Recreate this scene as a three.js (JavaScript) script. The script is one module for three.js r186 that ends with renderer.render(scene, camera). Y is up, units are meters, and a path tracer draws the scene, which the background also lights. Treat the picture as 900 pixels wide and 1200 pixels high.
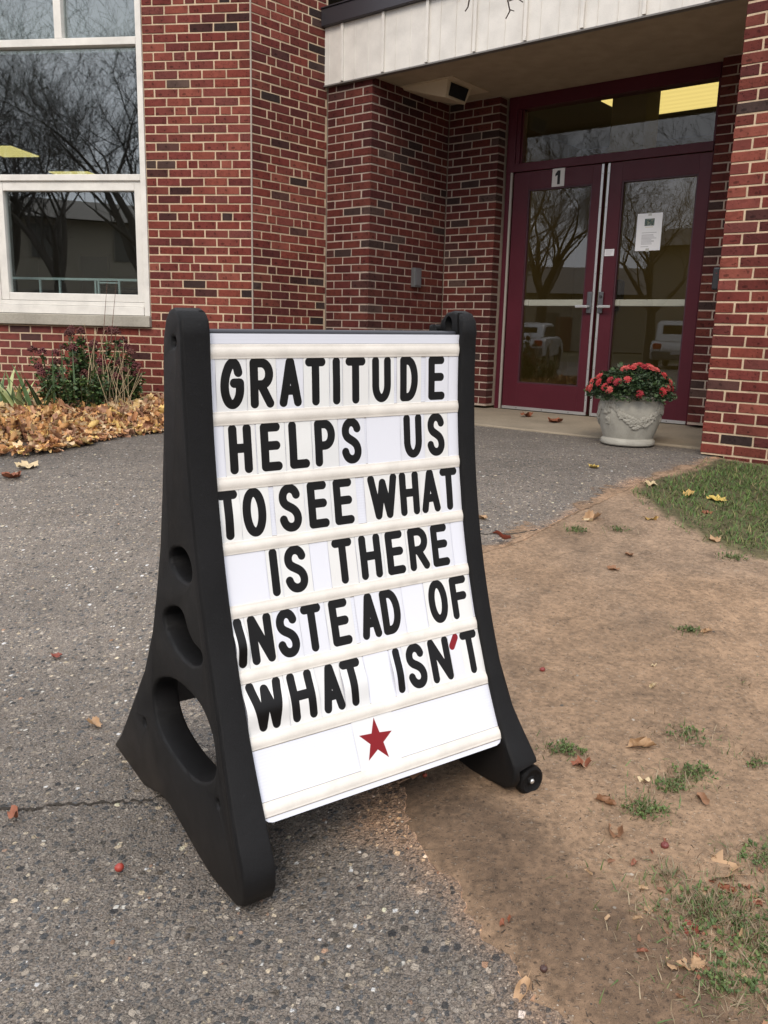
import * as THREE from 'three';
import { mergeGeometries, mergeVertices, toCreasedNormals } from 'three/addons/utils/BufferGeometryUtils.js';
import { RoundedBoxGeometry } from 'three/addons/geometries/RoundedBoxGeometry.js';
import { Brush, Evaluator, SUBTRACTION } from 'three-bvh-csg';

// ---------------------------------------------------------------- camera, sky, sun, exposure
const scene = new THREE.Scene();
const D2R = Math.PI / 180;
const camera = new THREE.PerspectiveCamera(2 * Math.atan(600 / 987.03) / D2R, 0.75, 0.05, 400);
camera.position.set(0, 1.07, 0);
camera.rotation.set(-12.2443 * D2R, 0, 1.4728 * D2R, 'XYZ');
const renderer = new THREE.WebGLRenderer({ antialias: true });
renderer.toneMapping = THREE.LinearToneMapping;
renderer.toneMappingExposure = 1.56;
renderer.shadowMap.enabled = true;
renderer.shadowMap.type = THREE.PCFSoftShadowMap;

function rng(seed) { let a = seed >>> 0; return () => { a = (a + 0x6D2B79F5) | 0; let t = Math.imul(a ^ (a >>> 15), 1 | a); t = (t + Math.imul(t ^ (t >>> 7), 61 | t)) ^ t; return ((t ^ (t >>> 14)) >>> 0) / 4294967296; }; }
const rnd = rng(20241);
const rr = (a, b, r = rnd) => a + (b - a) * r();
const pick = (a, r = rnd) => a[Math.floor(r() * a.length)];
const clamp = THREE.MathUtils.clamp, lerp = THREE.MathUtils.lerp;
const sm = (t) => { t = clamp(t, 0, 1); return t * t * (3 - 2 * t); };
// tileable value noise
const H = new Float32Array(65536); { const r = rng(99); for (let i = 0; i < 65536; i++) H[i] = r(); }
const hash2 = (x, y) => H[((x * 374761 + y * 668265 + ((x * 31) ^ (y * 17)) * 97) & 65535)];
function vnoise(x, y, per = 0) {
  let ix = Math.floor(x), iy = Math.floor(y); const fx = x - ix, fy = y - iy, u = fx * fx * (3 - 2 * fx), v = fy * fy * (3 - 2 * fy);
  let jx = ix + 1, jy = iy + 1;
  if (per) { ix = ((ix % per) + per) % per; jx = ((jx % per) + per) % per; iy = ((iy % per) + per) % per; jy = ((jy % per) + per) % per; }
  const a = hash2(ix, iy), b = hash2(jx, iy), c = hash2(ix, jy), d = hash2(jx, jy);
  return (a + (b - a) * u) * (1 - v) + (c + (d - c) * u) * v;
}
function fbm(x, y, oct = 4, per = 0) { let s = 0, a = 0.5, n = 0; for (let i = 0; i < oct; i++) { s += a * vnoise(x, y, per); n += a; x *= 2; y *= 2; per *= 2; a *= 0.5; } return s / n; }

// overcast sky: bright, even cloud, slightly darker towards the horizon
{
  const W = 512, Hh = 256, d = new Float32Array(W * Hh * 4);
  for (let j = 0; j < Hh; j++) {
    const el = ((j + 0.5) / Hh - 0.5) * Math.PI, s = Math.sin(el);
    for (let i = 0; i < W; i++) {
      const az = (i + 0.5) / W * Math.PI * 2, cx = Math.cos(az) * Math.cos(el), cz = Math.sin(az) * Math.cos(el);
      const k = 1 / (Math.max(s, 0) + 0.35), n = fbm(cx * k * 2.2 + 40, cz * k * 2.2 + 40, 4) - 0.5;
      const L = s > 0 ? (0.72 + 0.55 * s) * (1 + 0.28 * n) : 0.5;
      const q = (j * W + i) * 4; d[q] = L * 0.955; d[q + 1] = L * 0.99; d[q + 2] = L * 1.06; d[q + 3] = 1;
    }
  }
  const sky = new THREE.DataTexture(d, W, Hh, THREE.RGBAFormat, THREE.FloatType);
  sky.mapping = THREE.EquirectangularReflectionMapping; sky.magFilter = THREE.LinearFilter; sky.minFilter = THREE.LinearFilter; sky.needsUpdate = true;
  scene.background = sky; scene.environment = sky;
}
const sun = new THREE.DirectionalLight(0xfff1e0, 1.3);
sun.position.set(-4, 17, 14); sun.target.position.set(0, 0, -4); sun.castShadow = true; sun.shadow.radius = 45;
sun.shadow.camera.left = -14; sun.shadow.camera.right = 14; sun.shadow.camera.top = 14; sun.shadow.camera.bottom = -14; sun.shadow.camera.far = 80; sun.shadow.mapSize.set(2048, 2048);
scene.add(sun, sun.target);

// ---------------------------------------------------------------- helpers
const used = new Map();
function numbered(n) { const k = used.get(n) || 0; used.set(n, k + 1); return k ? n + '_' + String(k).padStart(3, '0') : n; }
function tag(o, label, category, group) { if (label) o.userData.label = label; if (category) o.userData.category = category; if (group) o.userData.group = group; return o; }
function thing(name, label, category, pos = [0, 0, 0], turn = 0, group) {
  const o = new THREE.Group(); o.name = numbered(name); o.position.set(...pos); o.rotation.y = turn; scene.add(o); return tag(o, label, category, group);
}
function obj(name, geo, material, parent, pos) {
  const g = Array.isArray(geo) ? mergeGeometries(geo.map((x) => { const y = x.index ? x.toNonIndexed() : x; for (const k of Object.keys(y.attributes)) if (!['position', 'normal', 'uv', 'color'].includes(k)) y.deleteAttribute(k); if (!y.attributes.uv) y.setAttribute('uv', new THREE.BufferAttribute(new Float32Array(y.attributes.position.count * 2), 2)); return y; })) : geo;
  const m = new THREE.Mesh(g, material); m.castShadow = m.receiveShadow = true; m.name = parent ? name : numbered(name);
  if (pos) m.position.set(...pos); (parent || scene).add(m); return m;
}
const stuff = (o) => { o.userData.kind = 'stuff'; return o; };
const structure = (o) => { o.userData.kind = 'structure'; return o; };
// box from corner to corner
function bx(x0, x1, y0, y1, z0, z1, r = 0) {
  const w = Math.abs(x1 - x0), h = Math.abs(y1 - y0), d = Math.abs(z1 - z0);
  const g = r ? new RoundedBoxGeometry(w, h, d, 2, Math.min(r, w / 2.01, h / 2.01, d / 2.01)) : new THREE.BoxGeometry(w, h, d);
  g.translate((x0 + x1) / 2, (y0 + y1) / 2, (z0 + z1) / 2); return boxUV(g);
}
// uv in metres from the dominant normal
function boxUV(g0, off = 0) {
  const g = g0.index ? g0.toNonIndexed() : g0, p = g.attributes.position, n = g.attributes.normal, uv = new Float32Array(p.count * 2);
  for (let i = 0; i < p.count; i++) {
    const ax = Math.abs(n.getX(i)), ay = Math.abs(n.getY(i)), az = Math.abs(n.getZ(i)), x = p.getX(i), y = p.getY(i), z = p.getZ(i);
    if (az >= ax && az >= ay) { uv[2 * i] = x; uv[2 * i + 1] = y; } else if (ax >= ay) { uv[2 * i] = z; uv[2 * i + 1] = y; } else { uv[2 * i] = x; uv[2 * i + 1] = z; }
    uv[2 * i] += off; uv[2 * i + 1] += off * 0.7;
  }
  g.setAttribute('uv', new THREE.BufferAttribute(uv, 2)); return g;
}
function cyl(r0, r1, a, b, seg = 12) {
  const A = new THREE.Vector3(...a), B = new THREE.Vector3(...b), L = A.distanceTo(B), g = new THREE.CylinderGeometry(r1, r0, L, seg);
  g.applyQuaternion(new THREE.Quaternion().setFromUnitVectors(new THREE.Vector3(0, 1, 0), B.clone().sub(A).normalize())); g.translate((A.x + B.x) / 2, (A.y + B.y) / 2, (A.z + B.z) / 2); return g;
}
function dataTex(n, f, srgb = false) {
  const d = new Uint8Array(n * n * 4); f(d, n);
  const t = new THREE.DataTexture(d, n, n); t.wrapS = t.wrapT = THREE.RepeatWrapping; t.magFilter = THREE.LinearFilter; t.minFilter = THREE.LinearMipmapLinearFilter; t.generateMipmaps = true;
  if (srgb) t.colorSpace = THREE.SRGBColorSpace; t.needsUpdate = true; return t;
}
const sc = (t, m) => { const c = t.clone(); c.repeat.set(1 / m, 1 / m); c.needsUpdate = true; return c; };
const lin2s = (v) => 255 * (v <= 0.0031308 ? v * 12.92 : 1.055 * Math.pow(v, 1 / 2.4) - 0.055);
const col = (r, g, b) => new THREE.Color().setRGB(r, g, b);
const std = (c, rough = 0.8, o = {}) => new THREE.MeshStandardMaterial({ color: Array.isArray(c) ? col(...c) : c, roughness: rough, ...o });

// ---------------------------------------------------------------- textures (computed)
// worn asphalt: packed stones in a dark binder, 1.5 m tile
const AS = 1.5, asphaltH = new Uint8Array(2048 * 2048 * 4);
const asphaltMap = dataTex(2048, (d, n) => {
  const r = rng(7), lay = (N) => { const L = { N, px: new Float32Array(N * N), py: new Float32Array(N * N), k: new Float32Array(N * N), R: new Float32Array(N * N), c: new Float32Array(N * N * 3) };
    const pal = [[0.1, 0.097, 0.092], [0.15, 0.134, 0.116], [0.07, 0.072, 0.074], [0.21, 0.185, 0.155], [0.12, 0.108, 0.096], [0.24, 0.21, 0.175], [0.085, 0.087, 0.088], [0.17, 0.148, 0.125]];
    for (let i = 0; i < N * N; i++) { L.px[i] = r(); L.py[i] = r(); const k = r(); L.k[i] = k; L.R[i] = 0.26 + 0.34 * r(); let c = pal[Math.floor(r() * 8)]; if (k > 0.991) c = [0.5, 0.47, 0.41]; else if (k > 0.97) c = [0.34, 0.285, 0.21]; else if (k > 0.966) c = [0.24, 0.16, 0.115]; const v = 0.66 + r() * 0.62; for (let j = 0; j < 3; j++) L.c[i * 3 + j] = c[j] * v; } return L; };
  const big = lay(150), small = lay(330), huge = lay(78), sel = [0, 0, 0];
  const near = (L, u, v, dens) => { const N = L.N, iu = Math.floor(u), iv = Math.floor(v); let best = -9, id = 0; for (let b = -1; b <= 1; b++) for (let a = -1; a <= 1; a++) { const cu = iu + a, cv = iv + b, q = ((cv + N) % N) * N + ((cu + N) % N); if (L.k[q] < 1 - dens) continue; const dx = cu + L.px[q] - u, dy = cv + L.py[q] - v, m = L.R[q] - Math.max(Math.abs(dx * (0.75 + 0.5 * L.k[q]) + dy * 0.3), Math.abs(dy * 0.9 - dx * 0.25)) * 0.55 - Math.sqrt(dx * dx + dy * dy) * 0.5; if (m > best) { best = m; id = q; } } sel[0] = best; sel[1] = id; };
  for (let y = 0; y < n; y++) for (let x = 0; x < n; x++) {
    const q = (y * n + x) * 4, wx = 0.42 * (vnoise(x * 0.11, y * 0.11) - 0.5), wy = 0.42 * (vnoise(x * 0.11 + 77, y * 0.11 + 31) - 0.5), g = H[(x * 7919 + y * 104729) & 65535], f = vnoise(x * 0.3 + 9, y * 0.3);
    near(small, x / n * small.N + wx * 1.6, y / n * small.N + wy * 1.6, 0.75); const ms = sm(sel[0] * 5 + 0.25), is = sel[1];
    near(big, x / n * big.N + wx, y / n * big.N + wy, 0.5); const mb = sm(sel[0] * 6 + 0.1), ib = sel[1]; near(huge, x / n * huge.N + wx * 0.5, y / n * huge.N + wy * 0.5, 0.4); const mh = sm((sel[0] - 0.12) * 9), ih = sel[1], mac = 0.84 + 0.32 * fbm(x / n * 40, y / n * 40, 2, 40);
    const fine = 0.5 + 0.74 * f + 0.4 * (g - 0.5);
    for (let c = 0; c < 3; c++) { let v = [0.158, 0.135, 0.114][c] * fine; v = lerp(v, small.c[is * 3 + c] * (0.8 + 0.4 * f), ms * 0.7); v = lerp(v, big.c[ib * 3 + c] * (0.86 + 0.28 * f), mb * 0.92); v = lerp(v, 0.12 + (huge.c[ih * 3 + c] - 0.12) * 1.35, mh * 0.85); v = Math.max(0.025, 0.13 + (v - 0.13) * 1.25); d[q + c] = lin2s(Math.min(0.55, v * [1.09, 1.12, 1.17][c] * mac)); }
    d[q + 3] = 255; const h = 60 + 60 * ms * (0.4 + 0.6 * small.k[is]) + 60 * mb + 50 * mh + 36 * f + 25 * g; asphaltH[q] = asphaltH[q + 1] = asphaltH[q + 2] = clamp(h, 0, 255); asphaltH[q + 3] = 255;
  }
}, true);
const asphaltBump = dataTex(2048, (d) => d.set(asphaltH));
// bare trodden earth: sand grains and small grit, 1.7 m tile
const DS = 1.7, dirtH = new Uint8Array(2048 * 2048 * 4);
const dirtMap = dataTex(2048, (d, n) => {
  const r = rng(12), grit = new Float32Array(n * n);
  for (let i = 0; i < 30000; i++) {
    const cx = r() * n, cy = r() * n, k = r(), R = k > 0.985 ? 4 + r() * 3.5 : k > 0.66 ? 1.9 + r() * 2.2 : 0.9 + r() * 1.6, v = r() > 0.45 ? 0.5 + r() * 0.5 : -(0.4 + r() * 0.6), ir = Math.ceil(R), as = 0.6 + r() * 0.8;
    for (let b = -ir; b <= ir; b++) for (let a = -ir; a <= ir; a++) { const dd = Math.hypot(a * as, b / as) / R; if (dd < 1) grit[((Math.floor(cy) + b + n) % n) * n + ((Math.floor(cx) + a + n) % n)] = v * (1 - dd * dd * 0.4); }
  }
  for (let y = 0; y < n; y++) for (let x = 0; x < n; x++) {
    const q = (y * n + x) * 4, u = x / n, v = y / n, f = fbm(u * 24, v * 24, 5, 24), m = fbm(u * 150 + 3, v * 150, 3, 150), g = H[(x * 7919 + y * 104729 + ((x * y) & 255)) & 65535], gr = grit[y * n + x];
    const bl2 = fbm(u * 44 + 7, v * 44 + 2, 3, 44); const base = 0.56 + 0.46 * f + 0.2 * (bl2 - 0.5) + 0.66 * (m - 0.5) + 0.42 * (g - 0.5); let cr = 0.335 * base, cg = 0.222 * base, cb = 0.14 * base;
    if (gr > 0) { cr = lerp(cr, 0.42, gr * 0.55); cg = lerp(cg, 0.34, gr * 0.55); cb = lerp(cb, 0.26, gr * 0.55); } else if (gr < 0) { cr *= 1 + gr * 0.62; cg *= 1 + gr * 0.62; cb *= 1 + gr * 0.62; }
    d[q] = lin2s(cr); d[q + 1] = lin2s(cg); d[q + 2] = lin2s(cb); d[q + 3] = 255;
    const h = 70 + 80 * f + 60 * m + 30 * g + (gr > 0 ? 60 * gr : 20 * gr); dirtH[q] = dirtH[q + 1] = dirtH[q + 2] = clamp(h, 0, 255); dirtH[q + 3] = 255;
  }
}, true);
const dirtBump = dataTex(2048, (d) => d.set(dirtH));
// general fine grain (grey, around 1), 512
const grain = dataTex(512, (d, n) => { for (let y = 0; y < n; y++) for (let x = 0; x < n; x++) { const q = (y * n + x) * 4, v = 0.74 + 0.3 * fbm(x / n * 8, y / n * 8, 6, 8) + 0.12 * (H[(x * 7919 + y * 104729) & 65535] - 0.5); d[q] = d[q + 1] = d[q + 2] = clamp(255 * v, 0, 255); d[q + 3] = 255; } });
// brick: mottled, scratched, small pits, 512
const brickTex = dataTex(512, (d, n) => {
  for (let y = 0; y < n; y++) for (let x = 0; x < n; x++) {
    const q = (y * n + x) * 4, u = x / n, w = y / n, a = fbm(u * 10, w * 10, 5, 10), b = fbm(u * 60 + 9, w * 30, 3, 0), g = H[(x * 7919 + y * 104729) & 65535];
    let v = 0.62 + 0.5 * a + 0.25 * (b - 0.5) + 0.16 * (g - 0.5); if (fbm(u * 40 + 5, w * 40, 2, 0) > 0.76) v *= 0.55;
    d[q] = clamp(255 * v, 0, 255); d[q + 1] = clamp(255 * v * (0.98 + 0.05 * a), 0, 255); d[q + 2] = clamp(255 * v * (0.97 + 0.08 * b), 0, 255); d[q + 3] = 255;
  }
});
const concreteTex = dataTex(1024, (d, n) => { for (let y = 0; y < n; y++) for (let x = 0; x < n; x++) { const q = (y * n + x) * 4, u = x / n, w = y / n, a = fbm(u * 5, w * 5, 6, 5), m = fbm(u * 80, w * 80, 2, 80), g = H[(x * 7919 + y * 104729) & 65535]; let v = 0.6 + 0.45 * a + 0.18 * (m - 0.5) + 0.16 * (g - 0.5); if (m > 0.82) v *= 0.75; d[q] = clamp(255 * v, 0, 255); d[q + 1] = clamp(253 * v, 0, 255); d[q + 2] = clamp(247 * v, 0, 255); d[q + 3] = 255; } });

// ---------------------------------------------------------------- the ground's shape
// a flat forecourt that ramps up towards the entrance; the bare earth lies a little higher than the asphalt
function gh(x, z) {
  const r = clamp((-z - 2.2) / 3.2, 0, 1);
  return -0.02 + 0.05 * sm((0.828 * x - 0.56 * z - 0.6) / 0.6) + 0.29 * (0.5 * r + 0.5 * sm(r));
}
const EDGE = [[4, 2.2], [1, 1.1], [-0.6, 0.56], [-1.108, 0.315], [-1.165, 0.283], [-1.256, 0.241], [-1.306, 0.21], [-1.399, 0.164], [-1.476, 0.137], [-1.554, 0.106], [-1.641, 0.073], [-1.735, 0.052], [-2.3, 0.08], [-2.9, 0.2], [-3.377, 0.325], [-3.512, 0.438], [-3.579, 0.528], [-3.659, 0.614], [-3.827, 0.758], [-4.021, 0.909], [-4.238, 1.093], [-4.465, 1.284], [-4.666, 1.457], [-4.879, 1.693], [-5.122, 1.94], [-5.36, 2.06], [-5.43, 3.0], [-12, 3.2]];
function edgeX(z) { for (let i = 0; i < EDGE.length - 1; i++) if (z <= EDGE[i][0] && z >= EDGE[i + 1][0]) { const t = (EDGE[i][0] - z) / (EDGE[i][0] - EDGE[i + 1][0]); return lerp(EDGE[i][1], EDGE[i + 1][1], t); } return z > 4 ? 2.2 : 3.2; }
const rough = (x, z) => 0.012 * (fbm(x * 3 + 20, z * 3 + 20, 3) - 0.5) + 0.006 * (fbm(x * 14 + 5, z * 14 + 9, 3) - 0.5);
function sheet(xs, zs, yf, cf) {
  const nx = xs.length, nz = zs.length, p = new Float32Array(nx * nz * 3), uv = new Float32Array(nx * nz * 2), c = new Float32Array(nx * nz * 3), idx = [];
  for (let j = 0; j < nz; j++) for (let i = 0; i < nx; i++) {
    const q = j * nx + i, z = zs[j], x = typeof xs[i] === 'function' ? xs[i](z) : xs[i];
    p[q * 3] = x; p[q * 3 + 1] = yf(x, z); p[q * 3 + 2] = z; uv[q * 2] = x; uv[q * 2 + 1] = z; const k = cf(x, z); c.set(k, q * 3);
    if (i && j) idx.push(q - nx - 1, q - 1, q, q - nx - 1, q, q - nx);
  }
  const g = new THREE.BufferGeometry(); g.setAttribute('position', new THREE.BufferAttribute(p, 3)); g.setAttribute('uv', new THREE.BufferAttribute(uv, 2)); g.setAttribute('color', new THREE.BufferAttribute(c, 3)); g.setIndex(idx); g.computeVertexNormals();
  const nrm = g.attributes.normal; if (nrm.getY(0) < 0) { const a = g.index.array; for (let i = 0; i < a.length; i += 3) { const t = a[i]; a[i] = a[i + 1]; a[i + 1] = t; } g.computeVertexNormals(); }
  return g;
}
const range = (a, b, s) => { const o = []; const n = Math.round(Math.abs(b - a) / s); for (let i = 0; i <= n; i++) o.push(lerp(a, b, i / n)); return o; };
const segDist = (px, pz, ax, az, bx_, bz) => { const dx = bx_ - ax, dz = bz - az, t = clamp(((px - ax) * dx + (pz - az) * dz) / (dx * dx + dz * dz), 0, 1); return Math.hypot(px - ax - dx * t, pz - az - dz * t); };
const polyDist = (px, pz, P) => { let m = 1e9; for (let i = 0; i < P.length - 1; i++) m = Math.min(m, segDist(px, pz, ...P[i], ...P[i + 1])); return m; };
const inPoly = (x, z, P) => { let c = false; for (let i = 0, j = P.length - 1; i < P.length; j = i++) if ((P[i][1] > z) !== (P[j][1] > z) && x < (P[j][0] - P[i][0]) * (z - P[i][1]) / (P[j][1] - P[i][1]) + P[i][0]) c = !c; return c; };
const LAWN = [[1.388, -4.54], [1.585, -4.77], [1.882, -4.98], [2.1, -5.3], [2.6, -5.06], [5.5, -2.7], [5.5, 2], [3.4, 1], [2.6, -1.6], [1.95, -3.3], [1.661, -3.5], [1.56, -3.54], [1.492, -3.658], [1.453, -3.821], [1.41, -3.997], [1.362, -4.26]];
const BED0 = [[-5.6, -3.4], [-3.6, -4.3], [-2.85, -4.85], [-2.343, -5.06], [-2.128, -5.05], [-1.971, -5.12], [-1.877, -5.38], [-1.758, -5.71], [-1.557, -5.92], [-1.2, -6.3], [-0.72, -6.9]];
const DAMP = [[0.1, -1.75], [0.2, -1.62], [0.3, -1.46], [0.36, -1.34], [0.45, -1.2], [0.52, -1.0], [0.6, -0.8]];
const jag = (z) => 0.03 * (vnoise(z * 9, 3.1) - 0.5) + 0.03 * (vnoise(z * 34, 7.7) - 0.5) + 0.022 * (vnoise(z * 90, 1.7) - 0.5);
{
  const xs = [-200, -60, -20, -8, ...range(-3, 3.6, 0.045), 5, 8, 14, 30, 80, 200], zs = [200, 80, 30, 12, 5, 2, ...range(0.2, -6, 0.045), -7, -9, -14, -30, -80, -200];
  const g = sheet(xs, zs, (x, z) => gh(x, z) + (Math.abs(x) < 4 && z > -6 ? (rough(x, z) * sm((x - edgeX(z) + 0.01) / 0.1) + 0.0022) - 0.03 * sm((edgeX(z) - 0.04 - x) / 0.05) : x < edgeX(z) && z > -12 ? -0.03 : 0), (x, z) => {
    const n = fbm(x * 2.2 + 10, z * 2.2 + 30, 4), n2 = fbm(x * 9, z * 9 + 50, 3); const n3 = fbm(x * 1.1 + 3, z * 1.3 + 8, 3), n4 = fbm(x * 26 + 1, z * 26, 2); let v = 0.9 + 0.5 * (n - 0.5) + 0.34 * (n2 - 0.5) + 0.3 * (n3 - 0.5) + 0.1 * (n4 - 0.5); const dull = sm((n3 - 0.42) * 4);
    const w = sm((0.14 - polyDist(x, z, DAMP) + 0.09 * (n2 - 0.5) + 0.05 * (n - 0.5)) / 0.05); v *= 1 - 0.47 * w;
    const far = inPoly(x, z, LAWN) || x > 2.6 || z > 3 || Math.abs(x) > 8 ? 1 : 0; return far ? [0.36 * v, 0.46 * v, 0.34 * v] : [v * (1 - 0.05 * dull), v * (0.99 - 0.02 * w), v * (0.96 + 0.07 * dull - 0.02 * w)];
  });
  structure(obj('ground', g, new THREE.MeshStandardMaterial({ map: sc(dirtMap, DS), bumpMap: sc(dirtBump, DS), bumpScale: 0.011, roughness: 0.97, vertexColors: true })));
}
tag(scene.getObjectByName('ground'), 'bare brown trodden earth spreading right of the asphalt', 'ground');
{
  const fr = [0, 0.01, 0.02, 0.035, 0.05, 0.07, 0.1, 0.14, 0.2, 0.28, 0.38, 0.5, 0.65, 0.8, 1, 1.2, 1.45, 1.7, 2, 2.4, 2.8, 3.3, 4, 5, 7, 12, 25].reverse();
  const xs = fr.map((t) => (z) => edgeX(z) + jag(z) - t), zs = [60, 20, 8, 4, 2, ...range(0.3, -5.4, 0.012), -5.43, ...range(-5.5, -9, 0.25), -12];
  const g = sheet(xs, zs, (x, z) => gh(x, z) + 0.004 + 0.006 * (fbm(x * 2 + 5, z * 2, 3) - 0.5) * sm((edgeX(z) - x) / 0.2), (x, z) => {
    const e = edgeX(z) - x, n = fbm(x * 3 + 70, z * 3, 4), n2 = fbm(x * 16, z * 16 + 7, 3), dust = z > -5.3 ? sm((0.13 + 0.22 * (n - 0.5) - e) / 0.16 + 0.7 * (n2 - 0.5)) : 0, v = (0.93 + 0.3 * (n - 0.5) + 0.2 * (n2 - 0.5)) * lerp(1, 1.3, sm((-z - 1.6) / 1.2)), wetFar = lerp(1, 0.84, sm((-z - 4.2) / 0.9)) * lerp(0.74, 1, sm((polyDist(x, z, BED0) - 0.05) / 0.75));  // middle distance paler: grazing sheen put into the colour; darker again towards the entrance
    return [v * lerp(1, 1.75, dust) * wetFar, v * lerp(0.99, 1.3, dust) * wetFar, v * lerp(0.975, 0.98, dust) * wetFar];
  });
  // a rim that gives the sheet its thickness along the worn edge
  const rim = new THREE.BufferGeometry(), P = [], U = [], C = [];
  const rz = range(0.3, -5.4, 0.012); for (let i = 0; i < rz.length - 1; i++) { const a = rz[i], b = rz[i + 1], xa = edgeX(a) + jag(a), xb = edgeX(b) + jag(b), ya = gh(xa, a) + 0.004, yb = gh(xb, b) + 0.004; P.push(xa, ya, a, xb, yb, b, xb + 0.02, yb - 0.015, b, xa, ya, a, xb + 0.02, yb - 0.015, b, xa + 0.02, ya - 0.015, a); for (let k = 0; k < 6; k++) { U.push(xa + k * 0.004, a); C.push(2.3, 1.6, 1.15); } }
  rim.setAttribute('position', new THREE.Float32BufferAttribute(P, 3)); rim.setAttribute('uv', new THREE.Float32BufferAttribute(U, 2)); rim.setAttribute('color', new THREE.Float32BufferAttribute(C, 3)); rim.computeVertexNormals();
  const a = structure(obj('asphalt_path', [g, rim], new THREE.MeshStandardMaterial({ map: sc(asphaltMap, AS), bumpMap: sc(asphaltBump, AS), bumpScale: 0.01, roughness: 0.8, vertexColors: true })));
  tag(a, 'worn grey asphalt path with pebbly surface leading to the entrance', 'path');
  // the crack that runs from the left edge of the picture to the sign's foot
  const crack = (pts, w0, m) => { const Q = []; for (let i = 0; i < pts.length - 1; i++) for (let k = 0; k < 12; k++) { const t = k / 12; Q.push([lerp(pts[i][0], pts[i + 1][0], t) + 0.006 * (vnoise(i * 12 + k, 5) - 0.5), lerp(pts[i][1], pts[i + 1][1], t) + 0.016 * (vnoise((i * 12 + k) * 0.6, 9) - 0.5)]); }
    const V = [], T = []; Q.forEach((q, i) => { const w = w0 * (0.35 + 1.1 * vnoise(i * 0.7, 2)); for (const s of [-1, 1]) { const z = q[1] + s * w; V.push(q[0], gh(q[0], z) + 0.0065 + 0.006 * (fbm(q[0] * 2 + 5, z * 2, 3) - 0.5), z); } if (i) { const b = 2 * i; T.push(b - 2, b - 1, b, b - 1, b + 1, b); } });
    const c = new THREE.BufferGeometry(); c.setAttribute('position', new THREE.Float32BufferAttribute(V, 3)); c.setIndex(T); c.computeVertexNormals(); return obj('crack', c, m, a); };
  const cm = std([0.03, 0.024, 0.018], 1, { side: THREE.DoubleSide });
  crack([[-1.3, -1.66], [-1.05, -1.7], [-0.851, -1.714], [-0.796, -1.72], [-0.744, -1.736], [-0.69, -1.749], [-0.653, -1.754], [-0.595, -1.761], [-0.548, -1.766], [-0.512, -1.783], [-0.475, -1.792], [-0.38, -1.83]], 0.0045, cm);
  crack([[0.3, -3.75], [0.45, -3.72], [0.62, -3.74], [0.72, -3.8]], 0.005, cm);
}

{ // a thin film of trodden sand that creeps from the earth over the worn edge of the asphalt
  const n = 512, m = 2048, d = new Uint8Array(n * m * 4), Z0 = -2.9, Z1 = -5.4;
  for (let j = 0; j < m; j++) { const z = lerp(Z0, Z1, (j + 0.5) / m); for (let i = 0; i < n; i++) { const e = 0.5 * (1 - (i + 0.5) / n) - 0.04, x = edgeX(z) - e, a = fbm(x * 5 + 3, z * 5, 3), b = fbm(x * 40, z * 40 + 3, 3), c = H[(i * 7919 + j * 104729) & 65535]; const k = clamp(1.05 - Math.abs(e) / (0.012 + (z < -3.1 ? 0.3 : 0.05) * sm((a - 0.3) * 2.2)), 0, 1.05) * (e < 0 ? clamp(1 + e / 0.04, 0, 1) : 1); d[(j * n + i) * 4] = d[(j * n + i) * 4 + 1] = d[(j * n + i) * 4 + 2] = 255 * clamp((k - 0.9 + 0.9 * b + 0.28 * (c - 0.5)) * 2.6, 0, 1) * clamp(k * 3, 0, 1); d[(j * n + i) * 4 + 3] = 255; } }
  const al = new THREE.DataTexture(d, n, m); al.magFilter = al.minFilter = THREE.LinearFilter; al.needsUpdate = true; al.channel = 1;
  const us = [0.46, 0.4, 0.34, 0.28, 0.22, 0.16, 0.1, 0.05, 0.02, 0.0, -0.02, -0.04], g = sheet(us.map((t) => (z) => edgeX(z) - t), range(Z0, Z1, 0.02), (x, z) => { const e = edgeX(z) + jag(z) - x; return gh(x, z) + lerp(0.0025 + rough(x, z), 0.0065 + 0.006 * (fbm(x * 2 + 5, z * 2, 3) - 0.5) * sm((edgeX(z) - x) / 0.2), sm((e + 0.02) / 0.03)); }, (x, z) => { const v = 0.92 + 0.3 * (fbm(x * 9, z * 9 + 50, 3) - 0.5); return [v, v * 0.98, v * 0.96]; });
  const u1 = new Float32Array(g.attributes.position.count * 2); { const nx = us.length, p = g.attributes.position; for (let i = 0; i < p.count; i++) { u1[2 * i] = 1 - (us[i % nx] + 0.04) / 0.5; u1[2 * i + 1] = (p.getZ(i) - Z0) / (Z1 - Z0); } } g.setAttribute('uv1', new THREE.BufferAttribute(u1, 2));
  const f = new THREE.Mesh(g, new THREE.MeshStandardMaterial({ map: sc(dirtMap, DS), alphaMap: al, transparent: true, roughness: 0.97, vertexColors: true })); f.name = 'sand_film'; f.receiveShadow = true; scene.add(tag(stuff(f), 'thin film of brown sand over the worn edge of the asphalt', 'sand'));
}

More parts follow.
